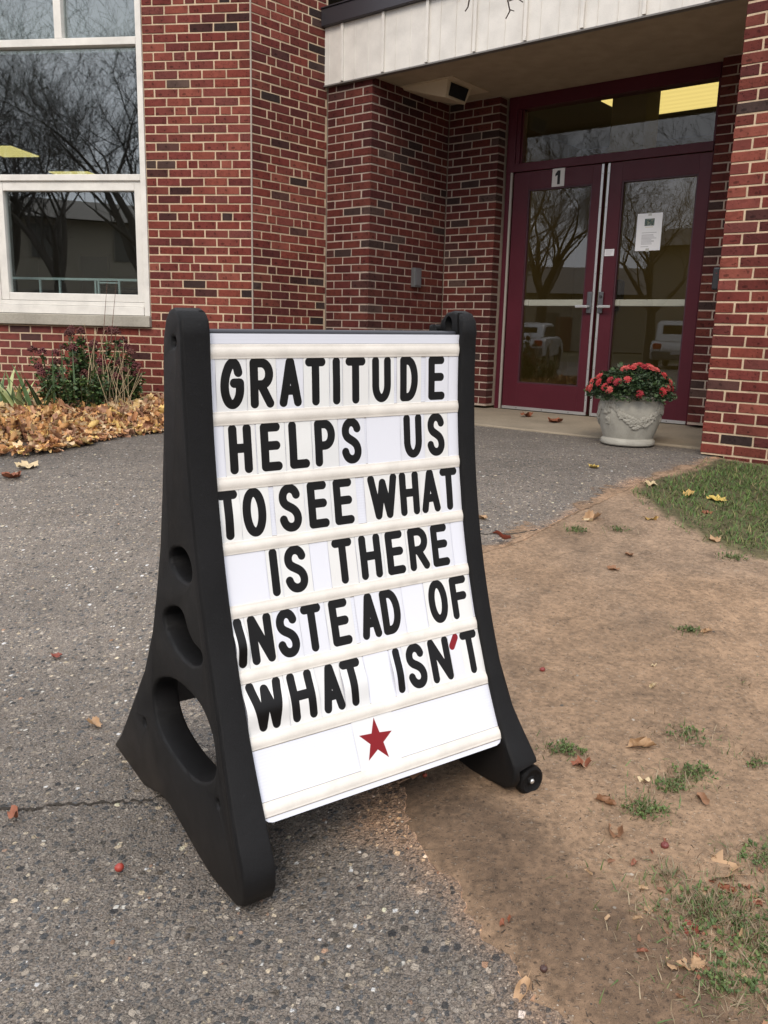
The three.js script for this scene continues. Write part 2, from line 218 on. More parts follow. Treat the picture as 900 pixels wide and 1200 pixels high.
// ---------------------------------------------------------------- brick walls
const AZ = { A: -8.8712 * D2R, B: 47.1733 * D2R, E: -39.2711 * D2R };
const U = (a) => [Math.cos(a), -Math.sin(a)], N = (a) => [Math.sin(a), Math.cos(a)];
const off = (o, a, s, n = 0) => [o[0] + U(a)[0] * s + N(a)[0] * n, o[1] + U(a)[1] * s + N(a)[1] * n];
const cAB = [-1.1433, -7.2471], BE = off(cAB, AZ.B, 0.8306), PC = off(BE, AZ.E, 0.505), IC = off(PC, AZ.E, 0, -1.103), RC = off(IC, AZ.E, 3.057, 1.326);
const CO = 0.0677, MO = 0.2032, YC = 3.4968;
const brickMap = sc(brickTex, 0.35), brickBump = brickMap;
const TONES = [[0.19, 0.044, 0.033], [0.168, 0.038, 0.03], [0.208, 0.051, 0.036], [0.148, 0.034, 0.028], [0.182, 0.044, 0.036], [0.215, 0.057, 0.041], [0.132, 0.034, 0.03], [0.075, 0.029, 0.026], [0.052, 0.031, 0.028], [0.085, 0.05, 0.043]];
const stainMap = sc(brickTex, 0.9), brickSet = (f) => TONES.map((c, i) => new THREE.MeshPhysicalMaterial({ color: col(...f(c, i)), roughness: 0.92, specularIntensity: 0.35, map: i % 2 ? stainMap : brickMap, bumpMap: brickBump, bumpScale: 0.0045 }));
const brickMats = brickSet((c) => c), brickMatsDirty = brickSet((c) => [c[0] * 0.74, c[1] * 0.8, c[2] * 0.82]), brickMatsPale = brickSet((c) => [c[0] * 1.12 + 0.012, c[1] * 1.1 + 0.012, c[2] * 1.05 + 0.01]);
const porchMats = brickSet((c, i) => (i < 7 ? [c[0] * 0.6, c[1] * 0.64, c[2] * 0.68] : c)), porchMatsDirty = brickSet((c, i) => (i < 7 ? [c[0] * 0.46, c[1] * 0.54, c[2] * 0.6] : [c[0] * 0.9, c[1] * 0.9, c[2] * 0.9]));  // the same brick tones made darker for the porch walls
const instMat = std([1, 1, 1], 0.9, { map: brickMap, bumpMap: brickBump, bumpScale: 0.0035 });
const mortarMat = std([0.66, 0.51, 0.36], 0.97, { map: sc(concreteTex, 0.5), bumpMap: sc(concreteTex, 0.25), bumpScale: 0.004 });
const porchMortar = std([0.46, 0.37, 0.31], 0.97, { map: sc(concreteTex, 0.5), bumpMap: sc(concreteTex, 0.25), bumpScale: 0.004 });  // darker mortar for the porch walls
function brickGeo(L, D, seed) {
  const r = rng(seed), h = 0.0569, c = 0.0024, j = () => (r() - 0.5) * 0.0026, X = [-L / 2, L / 2], Y = [-h / 2, h / 2], Z = [-D, 0], V = {};
  const idx = [0, 1];
  for (const a of idx) for (const b of idx) for (const d of idx) { const q = [X[a] + j(), Y[b] + j(), Z[d] + j() * 0.6], s = [a ? -c : c, b ? -c : c, d ? -c : c]; for (let k = 0; k < 3; k++) V[`${a}${b}${d}${k}`] = [0, 1, 2].map((m) => q[m] + (m === k ? 0 : s[m])); }
  const P = [], quad = (a, b, d, e) => P.push(...a, ...b, ...d, ...a, ...d, ...e), tri = (a, b, d) => P.push(...a, ...b, ...d);
  const v = (a, b, d, k) => V[`${a}${b}${d}${k}`];
  for (const s of idx) {
    if (s) { quad(v(0, 0, 1, 2), v(1, 0, 1, 2), v(1, 1, 1, 2), v(0, 1, 1, 2)); quad(v(1, 0, 1, 0), v(1, 0, 0, 0), v(1, 1, 0, 0), v(1, 1, 1, 0)); quad(v(0, 1, 1, 1), v(1, 1, 1, 1), v(1, 1, 0, 1), v(0, 1, 0, 1)); }
    else { quad(v(0, 0, 0, 0), v(0, 0, 1, 0), v(0, 1, 1, 0), v(0, 1, 0, 0)); quad(v(0, 0, 0, 1), v(1, 0, 0, 1), v(1, 0, 1, 1), v(0, 0, 1, 1)); }
  }
  // the four front edges' chamfers and their corners
  quad(v(0, 1, 1, 2), v(1, 1, 1, 2), v(1, 1, 1, 1), v(0, 1, 1, 1)); quad(v(1, 0, 1, 2), v(0, 0, 1, 2), v(0, 0, 1, 1), v(1, 0, 1, 1));
  quad(v(1, 1, 1, 2), v(1, 0, 1, 2), v(1, 0, 1, 0), v(1, 1, 1, 0)); quad(v(0, 0, 1, 2), v(0, 1, 1, 2), v(0, 1, 1, 0), v(0, 0, 1, 0));
  tri(v(1, 1, 1, 2), v(1, 1, 1, 0), v(1, 1, 1, 1)); tri(v(0, 1, 1, 2), v(0, 1, 1, 1), v(0, 1, 1, 0)); tri(v(1, 0, 1, 2), v(1, 0, 1, 1), v(1, 0, 1, 0)); tri(v(0, 0, 1, 2), v(0, 0, 1, 0), v(0, 0, 1, 1));
  const g = new THREE.BufferGeometry(); g.setAttribute('position', new THREE.Float32BufferAttribute(P, 3)); g.computeVertexNormals(); return boxUV(g, r() * 3);
}
const CL = [0.1905, 0.15, 0.0888], brickSets = {};
function bricksOf(D) { if (!brickSets[D]) brickSets[D] = CL.map((L, i) => [0, 1, 2, 3, 4, 5].map((k) => brickGeo(L, D, 300 + i * 50 + k + D * 1000))); return brickSets[D]; }
camera.updateMatrixWorld(); camera.updateProjectionMatrix(); camera.aspect = 0.75; camera.updateProjectionMatrix();
const pv = new THREE.Vector3();
function inFrame(x, y, z, m = 1.06) { pv.set(x, y, z).applyMatrix4(camera.matrixWorldInverse); if (pv.z > -0.1) return false; pv.applyMatrix4(camera.projectionMatrix); return Math.abs(pv.x) < m && Math.abs(pv.y) < m; }
function wall(o) {
  const r = rng(o.seed), t = thing('brick_wall', o.label, 'wall', [o.at[0], 0, o.at[1]], o.az);
  // mortar body, with the openings left out
  const cores = []; const dep = o.core || 0.25, cs0 = o.cs0 ?? o.s0, cs1 = o.cs1 ?? o.s1;
  if (o.hole) { const h = o.hole; cores.push(bx(cs0, h.s0, o.y0, o.y1, -dep, -0.0042), bx(h.s1, cs1, o.y0, o.y1, -dep, -0.0042), bx(h.s0, h.s1, o.y0, h.y0, -dep, -0.0042), bx(h.s0, h.s1, h.y1, o.y1, -dep, -0.0042)); }
  else if (o.notch) { const h = o.notch; cores.push(bx(cs0, cs1, h.y1, o.y1, -dep, -0.0042), bx(h.s1, cs1, o.y0, h.y1, -dep, -0.0042)); }
  else cores.push(bx(cs0, cs1, o.y0, o.y1, -dep, -0.0042));
  obj('mortar', cores, o.porchTone ? porchMortar : mortarMat, t);
  const list = [], phase = (o.yOff || 0) * CO, kTop = Math.ceil((YC - phase - o.y1) / CO + 0.45), kBot = Math.floor((YC - phase - o.y0) / CO - 0.45);
  for (let k = kTop; k <= kBot; k++) {
    const y = YC - phase - k * CO, odd = ((k % 2) + 2) % 2, hdr = (((k - 5) % 6) + 6) % 6 === 0;
    let s = 0; const seq = []; const [st, first] = o.start[odd]; s = st;
    const q = hdr && o.header !== false ? [0.81, 0.47, 0.95, 0.44, 0.5, 0.83] : null; let i = 0;
    const span = o.s1 - o.s0 + 0.3;
    while (s < span) { const L = q ? q[i % 6] * MO : i === 0 && first ? first : MO; seq.push([s, s + L]); s += L; i++; }
    for (const [a, b] of seq) {
      let p = o.dir > 0 ? o.s0 + a : o.s1 - b, e = o.dir > 0 ? o.s0 + b : o.s1 - a;
      p += 0.0064; e -= 0.0064;
      const endR = o.endR ?? 0, endL = o.endL ?? 0; p = Math.max(p, o.s0 + endL); e = Math.min(e, o.s1 - endR);
      // a brick that reaches the outer corner runs right to it
      if (o.flushR && o.dir < 0 && a === 0) e = o.s1; if (o.flushL && o.dir > 0 && a === 0) p = o.s0; if (o.dir > 0 && o.flushR && e > o.s1 - 0.012) e = o.s1;
      const parts = [[p, e]], h = o.hole || o.notch;
      if (h && y > h.y0 - 0.02 && y < h.y1 + 0.02) { parts.length = 0; if (p < h.s0 - 0.03) parts.push([p, Math.min(e, h.s0 - 0.004)]); if (e > h.s1 + 0.03) parts.push([Math.max(p, h.s1 + 0.004), e]); }
      for (const [m, n] of parts) if (n - m > 0.024) list.push({ s: (m + n) / 2, L: n - m, y });
    }
  }
  const D = o.depth || 0.092, sets = bricksOf(D), rest = [], near = [];
  for (const b of list) {
    const w = off(o.at, o.az, b.s), c = b.L > 0.17 ? 0 : b.L > 0.115 ? 1 : 2; b.c = c; b.v = Math.floor(r() * 6); b.z = (r() - 0.5) * 0.003; b.rz = (r() - 0.5) * 0.006; b.dy = (r() - 0.5) * 0.0022;
    const k = r(); b.t = k < (o.dark ?? 0.12) ? (r() < 0.75 ? 7 + Math.floor(r() * 2) : 9) : Math.floor(r() * 7);
    b.st = fbm(b.s * 1.7 + o.seed * 9, b.y * 1.5, 3) + (r() - 0.5) * 0.22 + (b.y < 0.6 ? 0.08 : 0); const seen = inFrame(w[0], b.y, w[1]); b.d = Math.hypot(w[0], b.y - 1.07, w[1]); (seen ? near : rest).push(b);
  }
  near.sort((a, b) => a.d - b.d); rest.push(...near.splice(300));
  for (const b of near) { const m = obj('brick', sets[b.c][b.v], (o.porchTone ? (b.st > 0.6 ? porchMatsDirty : porchMats) : b.st > 0.58 ? brickMatsDirty : b.st < 0.4 ? brickMatsPale : brickMats)[b.t], t, [b.s, b.y + b.dy, b.z]); m.scale.x = b.L / CL[b.c]; m.rotation.z = b.rz; }
  if (rest.length) {
    const im = new THREE.InstancedMesh(sets[0][0], instMat, rest.length), M = new THREE.Matrix4();
    rest.forEach((b, i) => { M.makeScale(b.L / CL[0], 1, 1).setPosition(b.s, b.y + b.dy, b.z); im.setMatrixAt(i, M); im.setColorAt(i, (o.porchTone ? porchMats : brickMats)[b.t].color); });
    im.name = 'brick'; im.castShadow = im.receiveShadow = true; t.add(stuff(im));
  }
  return t;
}
const WIN = { s0: -3.52, s1: -0.905, y0: 1.03, y1: 4.25 };
wall({ at: cAB, az: AZ.A, s0: -6.5, s1: 0, y0: 0.355, y1: 4.8, dir: -1, start: [[0, 0.1016], [0, MO]], endR: 0.005, hole: WIN, seed: 1, label: 'red brick wall around the white window, left of the angled corner', dark: 0.09, cs1: -0.005 });
wall({ at: cAB, az: AZ.B, s0: 0, s1: 0.8306, y0: 0.33, y1: 4.8, dir: 1, start: [[0, MO], [0, 0.1016]], endL: 0.005, endR: 0.006, seed: 2, label: 'narrow angled red brick wall between the window wall and the canopy', dark: 0.08, cs0: 0.005 });
wall({ at: BE, az: AZ.E, s0: 0, s1: 0.505, y0: 0.31, y1: 3.155, yOff: 0.3, porchTone: true, dir: -1, start: [[0, MO], [0.1016, MO]], flushR: true, endL: 0.006, header: false, seed: 3, label: 'narrow brick pier front under the left end of the white canopy', dark: 0.15, cs1: 0.48 });
wall({ at: PC, az: AZ.E + Math.PI / 2, s0: 0, s1: 1.103, y0: 0.31, y1: 3.155, yOff: 0.3, porchTone: true, dir: 1, start: [[0.1016, MO], [0, MO]], flushL: true, endR: 0.006, seed: 4, label: 'shaded brick side wall of the porch with the small metal box on it', dark: 0.14, cs0: 0.006, header: false });
wall({ at: IC, az: AZ.E, s0: 0, s1: 0.55, y0: 0.38, y1: 3.155, yOff: 0.3, porchTone: true, dir: 1, start: [[0, 0.16], [0, 0.26 - 0.2]], flushR: true, endL: 0.006, depth: 0.115, header: false, seed: 5, label: 'shaded brick strip left of the maroon double door', dark: 0.16, cs1: 0.546 });
wall({ at: IC, az: AZ.E, s0: 2.475, s1: 3.6, y0: 0.38, y1: 3.155, yOff: 0.3, porchTone: true, dir: 1, start: [[0, MO], [0, 0.115]], flushL: true, depth: 0.115, seed: 6, header: false, label: 'shaded brick strip between the maroon double door and the right pier', dark: 0.2, cs0: 2.479 });
wall({ at: RC, az: AZ.E, s0: 0, s1: 3.4, y0: 0.2, y1: 4.8, yOff: 0.15, dir: 1, start: [[0, MO], [0, 0.115]], flushL: true, seed: 7, core: 1.5, label: 'large sunlit-side brick pier at the right edge beside the lawn', dark: 0.06, header: false, notch: { s0: 0, s1: 0.15, y0: 0.2, y1: 0.333 }, cs0: 0.0045 });
scene.children.filter((c) => c.userData.label?.startsWith('large sunlit')).forEach((c) => { c.userData.label = 'brick pier with pale mortar at the right edge beside the lawn'; });
// sealant in the vertical joint of the obtuse corner, and the concrete footing that shows under the bricks
const sealMat = std([0.36, 0.31, 0.26], 0.9);
tag(obj('corner_joint', cyl(0.0075, 0.0075, [cAB[0] - 0.001, 0.36, cAB[1] - 0.004], [cAB[0] - 0.001, 4.8, cAB[1] - 0.004], 8), sealMat), 'thin grey sealed joint down the obtuse brick corner', 'joint');
{
  const t = structure(thing('foundation', 'low grey concrete footing showing under the window wall', 'footing', [cAB[0], 0, cAB[1]], AZ.A));
  obj('footing', bx(-6.5, 0, 0.1, 0.353, -0.25, 0.018, 0.008), std([0.3, 0.285, 0.26], 0.95, { map: sc(concreteTex, 1) }), t);
}
// roofs and parapets that close the building above and behind
const roofMat = std([0.1, 0.1, 0.105], 0.9);
{
  const t = structure(thing('roof', 'flat roof that closes the building above its brick walls', 'roof'));
  const sh = new THREE.Shape(); const pts = [off(cAB, AZ.A, -6.5, -0.02), off(cAB, AZ.A, -0.02, -0.02), off(BE, AZ.B, 0, -0.02), off(IC, AZ.E, -0.3, 0), off(IC, AZ.E, 6.4, 0), off(IC, AZ.E, 6.4, -7), off(cAB, AZ.A, -6.5, -9)];
  pts.forEach((p, i) => (i ? sh.lineTo(p[0], -p[1]) : sh.moveTo(p[0], -p[1])));
  const g = new THREE.ExtrudeGeometry(sh, { depth: 0.15, bevelEnabled: false }); g.rotateX(-Math.PI / 2); g.translate(0, 4.802, 0); obj('roof_slab', g, roofMat, t);
}
{ // the upper wall above the porch, set back to the door plane
  const t = structure(thing('upper_wall', 'dark upper wall set back above the canopy', 'wall', [IC[0], 0, IC[1]], AZ.E));
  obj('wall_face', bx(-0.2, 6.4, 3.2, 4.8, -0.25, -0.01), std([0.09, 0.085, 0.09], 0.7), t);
}

// ---------------------------------------------------------------- window
const paintMat = std([0.78, 0.755, 0.7], 0.55, { map: sc(grain, 0.8) });
const glassA = new THREE.MeshPhysicalMaterial({ color: col(0.8, 0.86, 0.86), roughness: 0.0, transmission: 1, thickness: 0, ior: 2.3 });
{
  const t = thing('window', 'large white framed window with dark panes in the left brick wall', 'window', [cAB[0], 0, cAB[1]], AZ.A);
  const S0 = WIN.s0, S1 = WIN.s1, f = [];
  // outer frame
  obj('frame', [bx(S1 - 0.05, S1 - 0.002, 1.128, 4.248, -0.1, 0.012, 0.004), bx(S0 + 0.002, S0 + 0.05, 1.128, 4.248, -0.1, 0.012, 0.004), bx(S0 + 0.052, S1 - 0.052, 4.195, 4.248, -0.1, 0.01, 0.004), bx(S0 + 0.052, S1 - 0.052, 1.13, 1.2, -0.1, 0.02, 0.004), bx(S0 + 0.052, S1 - 0.052, 1.202, 1.237, -0.1, 0.006, 0.004)], paintMat, t);
  obj('transom_bar', bx(S0 + 0.052, S1 - 0.052, 3.255, 3.312, -0.09, 0.008, 0.004), paintMat, t);
  obj('middle_rail', [bx(S0 + 0.052, S1 - 0.052, 2.222, 2.272, -0.09, 0.008, 0.004), bx(S0 + 0.052, S1 - 0.052, 2.205, 2.221, -0.09, -0.012)], paintMat, t);
  for (const [a, b] of [[-1.655, -1.59], [-2.38, -2.32], [-3.0, -2.94]]) obj('mullion', bx(a, b, 3.313, 4.194, -0.09, 0.006, 0.004), paintMat, t);
  obj('mullion', bx(-2.36, -2.285, 1.238, 3.254, -0.085, 0.004, 0.004), paintMat, t);
  const pane = (s0, s1, y0, y1, z, parent) => { const g = new THREE.PlaneGeometry(s1 - s0, y1 - y0); g.translate((s0 + s1) / 2, (y0 + y1) / 2, z); const o = obj('pane', g, glassA, parent), g2 = g.clone(); g2.translate(0, 0, -0.018); obj('inner_pane', g2, glassA, parent); return o; };
  for (const [a, b] of [[-1.59, S1 - 0.05], [-2.32, -1.655], [-2.94, -2.38], [S0 + 0.05, -3.0]]) pane(a, b, 3.312, 4.196, -0.045, t);
  pane(-2.285, S1 - 0.05, 2.272, 3.255, -0.045, t); pane(S0 + 0.05, -2.36, 2.272, 3.255, -0.045, t);
  for (const [a, b] of [[-2.283, -0.957], [S0 + 0.052, -2.362]]) {
    const s = obj('sash', [bx(a, a + 0.072, 1.24, 2.203, -0.07, -0.002, 0.005), bx(b - 0.06, b, 1.24, 2.203, -0.07, -0.002, 0.005), bx(a + 0.0725, b - 0.0605, 1.24, 1.304, -0.07, -0.003, 0.005), bx(a + 0.0725, b - 0.0605, 2.143, 2.203, -0.07, -0.003, 0.005)], paintMat, t);
    pane(a + 0.072, b - 0.06, 1.304, 2.143, -0.04, s);
  }
  const sg = bx(S0 - 0.02, S1 + 0.006, 1.034, 1.127, -0.2, 0.045, 0.008);
  obj('window_sill', sg, std([0.42, 0.395, 0.34], 0.92, { map: sc(concreteTex, 0.9), bumpMap: sc(concreteTex, 0.4), bumpScale: 0.003 }), t);
  obj('inner_sill', bx(S0 + 0.01, S1 - 0.01, 1.05, 1.29, -0.6, -0.205), std([0.2, 0.2, 0.19], 0.6), t);
}
{ // pale metal framework that stands inside behind the lower pane
  const t = thing('metal_rack', 'pale green metal framework standing inside behind the lower window pane', 'rack', [cAB[0], 0, cAB[1]], AZ.A), m = std([0.6, 0.66, 0.63], 0.5), z = -0.42, g = [];
  obj('top_rail', [bx(-3.3, -1.0, 1.435, 1.455, z - 0.012, z + 0.012)], m, t);
  for (const s of [-2.16, -1.965, -1.615, -1.585, -1.385, -1.03]) obj('upright', bx(s - 0.008, s + 0.008, 1.292, 1.434, z - 0.01, z + 0.01), m, t);
  obj('lower_rail', bx(-1.575, -1.395, 1.412, 1.424, z - 0.008, z + 0.008), m, t); obj('lower_rail', bx(-1.02, -0.9, 1.412, 1.424, z - 0.008, z + 0.008), m, t);
}
// ---------------------------------------------------------------- rooms behind the glass
const lampTex = dataTex(64, (d, n) => { for (let i = 0; i < n * n; i++) { const y = Math.floor(i / n), v = 218 + 14 * Math.sin(y / n * 6.2832 * 2) + 9 * ((i % 8) > 3 ? 1 : 0); d[i * 4] = d[i * 4 + 1] = d[i * 4 + 2] = v; d[i * 4 + 3] = 255; } });
const yellowLamp = new THREE.MeshStandardMaterial({ color: col(0.9, 0.85, 0.6), emissive: col(1.0, 0.78, 0.27), emissiveMap: sc(lampTex, 0.3), emissiveIntensity: 0.82, roughness: 0.6 });
const lampMats = std([0.6, 0.6, 0.58], 0.6);
function ceilingLight(parentPos, az, s0, s1, d0, d1, y, label) {
  const t = thing('ceiling_light', label, 'ceiling light', [parentPos[0], 0, parentPos[1]], az, 'lit ceiling lights indoors');
  obj('housing', bx(s0 - 0.02, s1 + 0.02, y - 0.03, y - 0.002, -d1 - 0.02, -d0 + 0.02), lampMats, t);
  obj('diffuser', bx(s0, s1, y - 0.042, y - 0.031, -d1, -d0), yellowLamp, t);
  const w = off(parentPos, az, (s0 + s1) / 2, -(d0 + d1) / 2), l = new THREE.RectAreaLight(0xffdf9a, 0.75, s1 - s0, d1 - d0);
  l.position.set(w[0], y - 0.05, w[1]); l.lookAt(w[0], 0, w[1]); scene.add(l);
}
{ // classroom
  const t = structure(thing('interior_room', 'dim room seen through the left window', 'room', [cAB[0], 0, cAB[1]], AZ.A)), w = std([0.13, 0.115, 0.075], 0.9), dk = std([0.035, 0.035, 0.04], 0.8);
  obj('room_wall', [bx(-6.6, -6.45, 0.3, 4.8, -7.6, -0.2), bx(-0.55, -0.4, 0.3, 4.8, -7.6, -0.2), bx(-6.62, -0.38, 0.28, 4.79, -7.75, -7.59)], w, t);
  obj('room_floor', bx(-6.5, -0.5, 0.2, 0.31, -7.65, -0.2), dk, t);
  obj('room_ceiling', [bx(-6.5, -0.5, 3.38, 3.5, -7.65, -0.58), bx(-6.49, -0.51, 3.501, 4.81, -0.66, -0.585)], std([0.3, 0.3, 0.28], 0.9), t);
}
ceilingLight(cAB, AZ.A, -5.2, -4.66, 4.1, 4.78, 3.37, 'lit yellowish ceiling light seen in the middle of the upper window pane');
ceilingLight(cAB, AZ.A, -5.2, -4.55, 5.95, 6.35, 3.37, 'lit yellowish ceiling light just above the middle rail of the window');
{
  const t = thing('cabinet', 'dark cabinet standing against the back of the dim room', 'cabinet', [cAB[0], 0, cAB[1]], AZ.A), m = std([0.03, 0.03, 0.038], 0.5);
  obj('body', bx(-4.3, -2.2, 0.312, 1.55, -6.2, -5.6, 0.02), m, t); obj('top', bx(-4.35, -2.15, 1.552, 1.6, -6.25, -5.55, 0.01), std([0.06, 0.06, 0.07], 0.4), t);
  for (const s of [-3.8, -3.25, -2.7]) obj('door_panel', bx(s - 0.24, s + 0.24, 0.4, 1.5, -5.598, -5.58), m, t);
  const b = thing('wall_board', 'dark narrow board on the back wall of the dim room', 'board', [cAB[0], 0, cAB[1]], AZ.A); obj('board_face', bx(-5.6, -5.1, 1.3, 2.2, -7.59, -7.55), m, b); obj('board_frame', [bx(-5.63, -5.605, 1.27, 2.23, -7.595, -7.54), bx(-5.095, -5.07, 1.27, 2.23, -7.595, -7.54)], dk2(), b);
}
function dk2() { return std([0.08, 0.07, 0.05], 0.6); }
{ // vestibule
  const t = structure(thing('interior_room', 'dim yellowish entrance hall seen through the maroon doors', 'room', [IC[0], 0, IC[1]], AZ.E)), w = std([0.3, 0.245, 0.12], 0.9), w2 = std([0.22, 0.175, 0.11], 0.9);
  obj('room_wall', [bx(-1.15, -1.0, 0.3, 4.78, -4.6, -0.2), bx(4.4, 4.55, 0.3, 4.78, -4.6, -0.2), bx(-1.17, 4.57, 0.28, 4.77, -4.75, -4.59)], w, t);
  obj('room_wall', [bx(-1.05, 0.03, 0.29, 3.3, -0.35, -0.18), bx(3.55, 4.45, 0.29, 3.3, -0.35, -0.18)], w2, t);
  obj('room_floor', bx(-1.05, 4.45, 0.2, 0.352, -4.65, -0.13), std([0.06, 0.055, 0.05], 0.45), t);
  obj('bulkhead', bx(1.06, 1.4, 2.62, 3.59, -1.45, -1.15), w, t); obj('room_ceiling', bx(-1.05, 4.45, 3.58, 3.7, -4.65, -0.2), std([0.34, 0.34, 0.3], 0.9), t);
  // block-built back wall: large panels that can just be told apart through the right-hand pane
  for (let i = 0; i < 5; i++) for (let j = 0; j < 6; j++) { const a = 0.9 + i * 0.68 + (j % 2) * 0.3, y = 0.4 + j * 0.5; if (a + 0.66 < 4.38) obj('panel', bx(a, a + 0.66, y, y + 0.48, -4.598, -4.57, 0.006), rnd() < 0.5 ? w2 : std([0.2, 0.155, 0.08], 0.9), t); }
}
ceilingLight(IC, AZ.E, 0.42, 2.5, 2.2, 3.06, 3.57, 'long lit yellow ceiling light seen through the transom above the doors');
{
  const t = thing('soap_dispenser', 'small dark dispenser on the hall wall behind the left door pane', 'dispenser', [IC[0], 0, IC[1]], AZ.E);
  obj('case', bx(-0.42, -0.2, 1.48, 1.82, -4.595, -4.46, 0.05), std([0.05, 0.045, 0.035], 0.4), t); obj('nozzle', bx(-0.36, -0.26, 1.4, 1.475, -4.59, -4.5, 0.02), std([0.03, 0.03, 0.03], 0.4), t);
}

// ---------------------------------------------------------------- porch: doors, canopy, slab
const maroon = new THREE.MeshPhysicalMaterial({ color: col(0.082, 0.0125, 0.0215), roughness: 0.45, specularIntensity: 0.55, map: sc(grain, 1.9), roughnessMap: sc(grain, 0.7), bumpMap: sc(grain, 0.3), bumpScale: 0.0006 });
const alu = std([0.55, 0.55, 0.55], 0.38, { metalness: 0.75 }), alu2 = std([0.62, 0.63, 0.62], 0.5, { metalness: 0.15 }), darkMetal = std([0.16, 0.16, 0.17], 0.4, { metalness: 0.8 });
const glassD = new THREE.MeshPhysicalMaterial({ color: col(0.82, 0.82, 0.76), roughness: 0.0, transmission: 1, thickness: 0, ior: 1.95 });
const plane = (s0, s1, y0, y1, z) => { const g = new THREE.PlaneGeometry(s1 - s0, y1 - y0); g.translate((s0 + s1) / 2, (y0 + y1) / 2, z); return g; };
{
  const Z = -0.12, t = thing('double_door', 'maroon double door with glass panes and a transom, in the shaded porch', 'door', [IC[0], 0, IC[1]], AZ.E);
  obj('door_frame', [bx(0.575, 0.66, 2.475, 3.106, Z - 0.12, Z + 0.01, 0.003), bx(0.575, 0.645, 0.36, 2.474, Z - 0.12, Z + 0.005, 0.003), bx(2.43, 2.52, 0.36, 3.106, Z - 0.12, Z + 0.004, 0.003), bx(0.661, 2.429, 3.0, 3.106, Z - 0.12, Z + 0.01, 0.003), bx(0.661, 2.429, 2.477, 2.548, Z - 0.12, Z + 0.012, 0.003), bx(0.661, 0.7, 2.549, 2.999, Z - 0.11, Z, 0.003)], maroon, t);
  obj('hinge_strip', [bx(0.632, 0.652, 0.362, 2.474, Z + 0.005, Z + 0.02), bx(0.56, 0.63, 0.362, 2.474, Z - 0.06, Z - 0.02)], std([0.36, 0.33, 0.29], 0.5, { metalness: 0.3 }), t);
  const tr = obj('transom_window', [bx(0.7005, 0.715, 2.549, 2.998, Z - 0.06, Z - 0.02), bx(2.41, 2.428, 2.549, 2.998, Z - 0.06, Z - 0.02)], maroon, t);
  obj('pane', plane(0.715, 2.41, 2.549, 2.999, Z - 0.04), new THREE.MeshPhysicalMaterial({ color: col(0.8, 0.8, 0.74), roughness: 0.0, transmission: 1, thickness: 0, ior: 1.62 }), tr);
  for (const side of [0, 1]) {
    const s0 = side ? 1.566 : 0.66, s1 = side ? 2.428 : 1.533, g0 = side ? 1.698 : 0.81, g1 = side ? 2.33 : 1.43, yb = side ? 0.63 : 0.61, yt = 2.32;
    const d = obj('door', [bx(s0, g0, 0.375, 2.47, Z - 0.045, Z, 0.003), bx(g1, s1, 0.375, 2.47, Z - 0.045, Z, 0.003), bx(g0, g1, 0.375, yb, Z - 0.045, Z - 0.001), bx(g0, g1, yt, 2.47, Z - 0.045, Z - 0.001)], maroon, t);
    obj('pane', plane(g0, g1, yb, yt, Z - 0.03), glassD, d);
    obj('glazing_bead', [bx(g0, g0 + 0.012, yb, yt, Z - 0.028, Z - 0.006), bx(g1 - 0.012, g1, yb, yt, Z - 0.028, Z - 0.006), bx(g0 + 0.013, g1 - 0.013, yt - 0.012, yt, Z - 0.028, Z - 0.006), bx(g0 + 0.013, g1 - 0.013, yb, yb + 0.012, Z - 0.028, Z - 0.006)], std([0.05, 0.012, 0.02], 0.5), d);
    obj('push_bar', [bx(g0 + 0.003, g1 - 0.003, 1.312, 1.368, Z - 0.1, Z - 0.045, 0.006), bx(g0, g0 + 0.05, 1.318, 1.362, Z - 0.044, Z - 0.032), bx(g1 - 0.05, g1, 1.318, 1.362, Z - 0.044, Z - 0.032)], alu2, d);
    obj('bottom_sweep', bx(s0 + 0.002, s1 - 0.002, 0.366, 0.392, Z, Z + 0.008), alu, d);
    const e0 = side ? s0 : s1 - 0.022; obj('edge_strip', bx(e0, e0 + 0.022, 0.393, 2.468, Z, Z + 0.008, 0.002), alu, d);
    for (let i = 0; i < 8; i++) obj('rivet', cyl(0.004, 0.003, [e0 + 0.011, 0.5 + i * 0.27, Z + 0.008], [e0 + 0.011, 0.5 + i * 0.27, Z + 0.0105], 8), darkMetal, d);
    for (let i = 0; i < 3; i++) { const s = s0 + 0.16 + i * 0.27; obj('screw', cyl(0.005, 0.004, [s, 0.379, Z + 0.008], [s, 0.379, Z + 0.011], 8), darkMetal, d); }
    const p0 = side ? 1.574 : 1.468; const pl = obj('lock_plate', bx(p0, p0 + 0.045, 1.25, 1.43, Z + 0.0085, Z + 0.022, 0.006), darkMetal, d);
    const dir = side ? 1 : -1, hx = p0 + 0.022; obj('handle', [cyl(0.011, 0.011, [hx, 1.305, Z + 0.022], [hx, 1.305, Z + 0.06], 12), bx(Math.min(hx, hx + dir * 0.11), Math.max(hx, hx + dir * 0.11), 1.294, 1.317, Z + 0.05, Z + 0.064, 0.005)], alu, d);
    if (side) obj('lock_cylinder', cyl(0.013, 0.012, [hx, 1.39, Z + 0.022], [hx, 1.39, Z + 0.03], 16), std([0.08, 0.08, 0.08], 0.4, { metalness: 0.8 }), d);
  }
}
function canvasMat(w, h, draw, o = {}) { const c = document.createElement('canvas'); c.width = w; c.height = h; draw(c.getContext('2d'), w, h); const tx = new THREE.CanvasTexture(c); tx.colorSpace = THREE.SRGBColorSpace; tx.anisotropy = 8; return new THREE.MeshStandardMaterial({ map: tx, roughness: 0.6, ...o }); }
const flat = (s0, s1, y0, y1, z, th = 0.001) => plane(s0, s1, y0, y1, z + th);
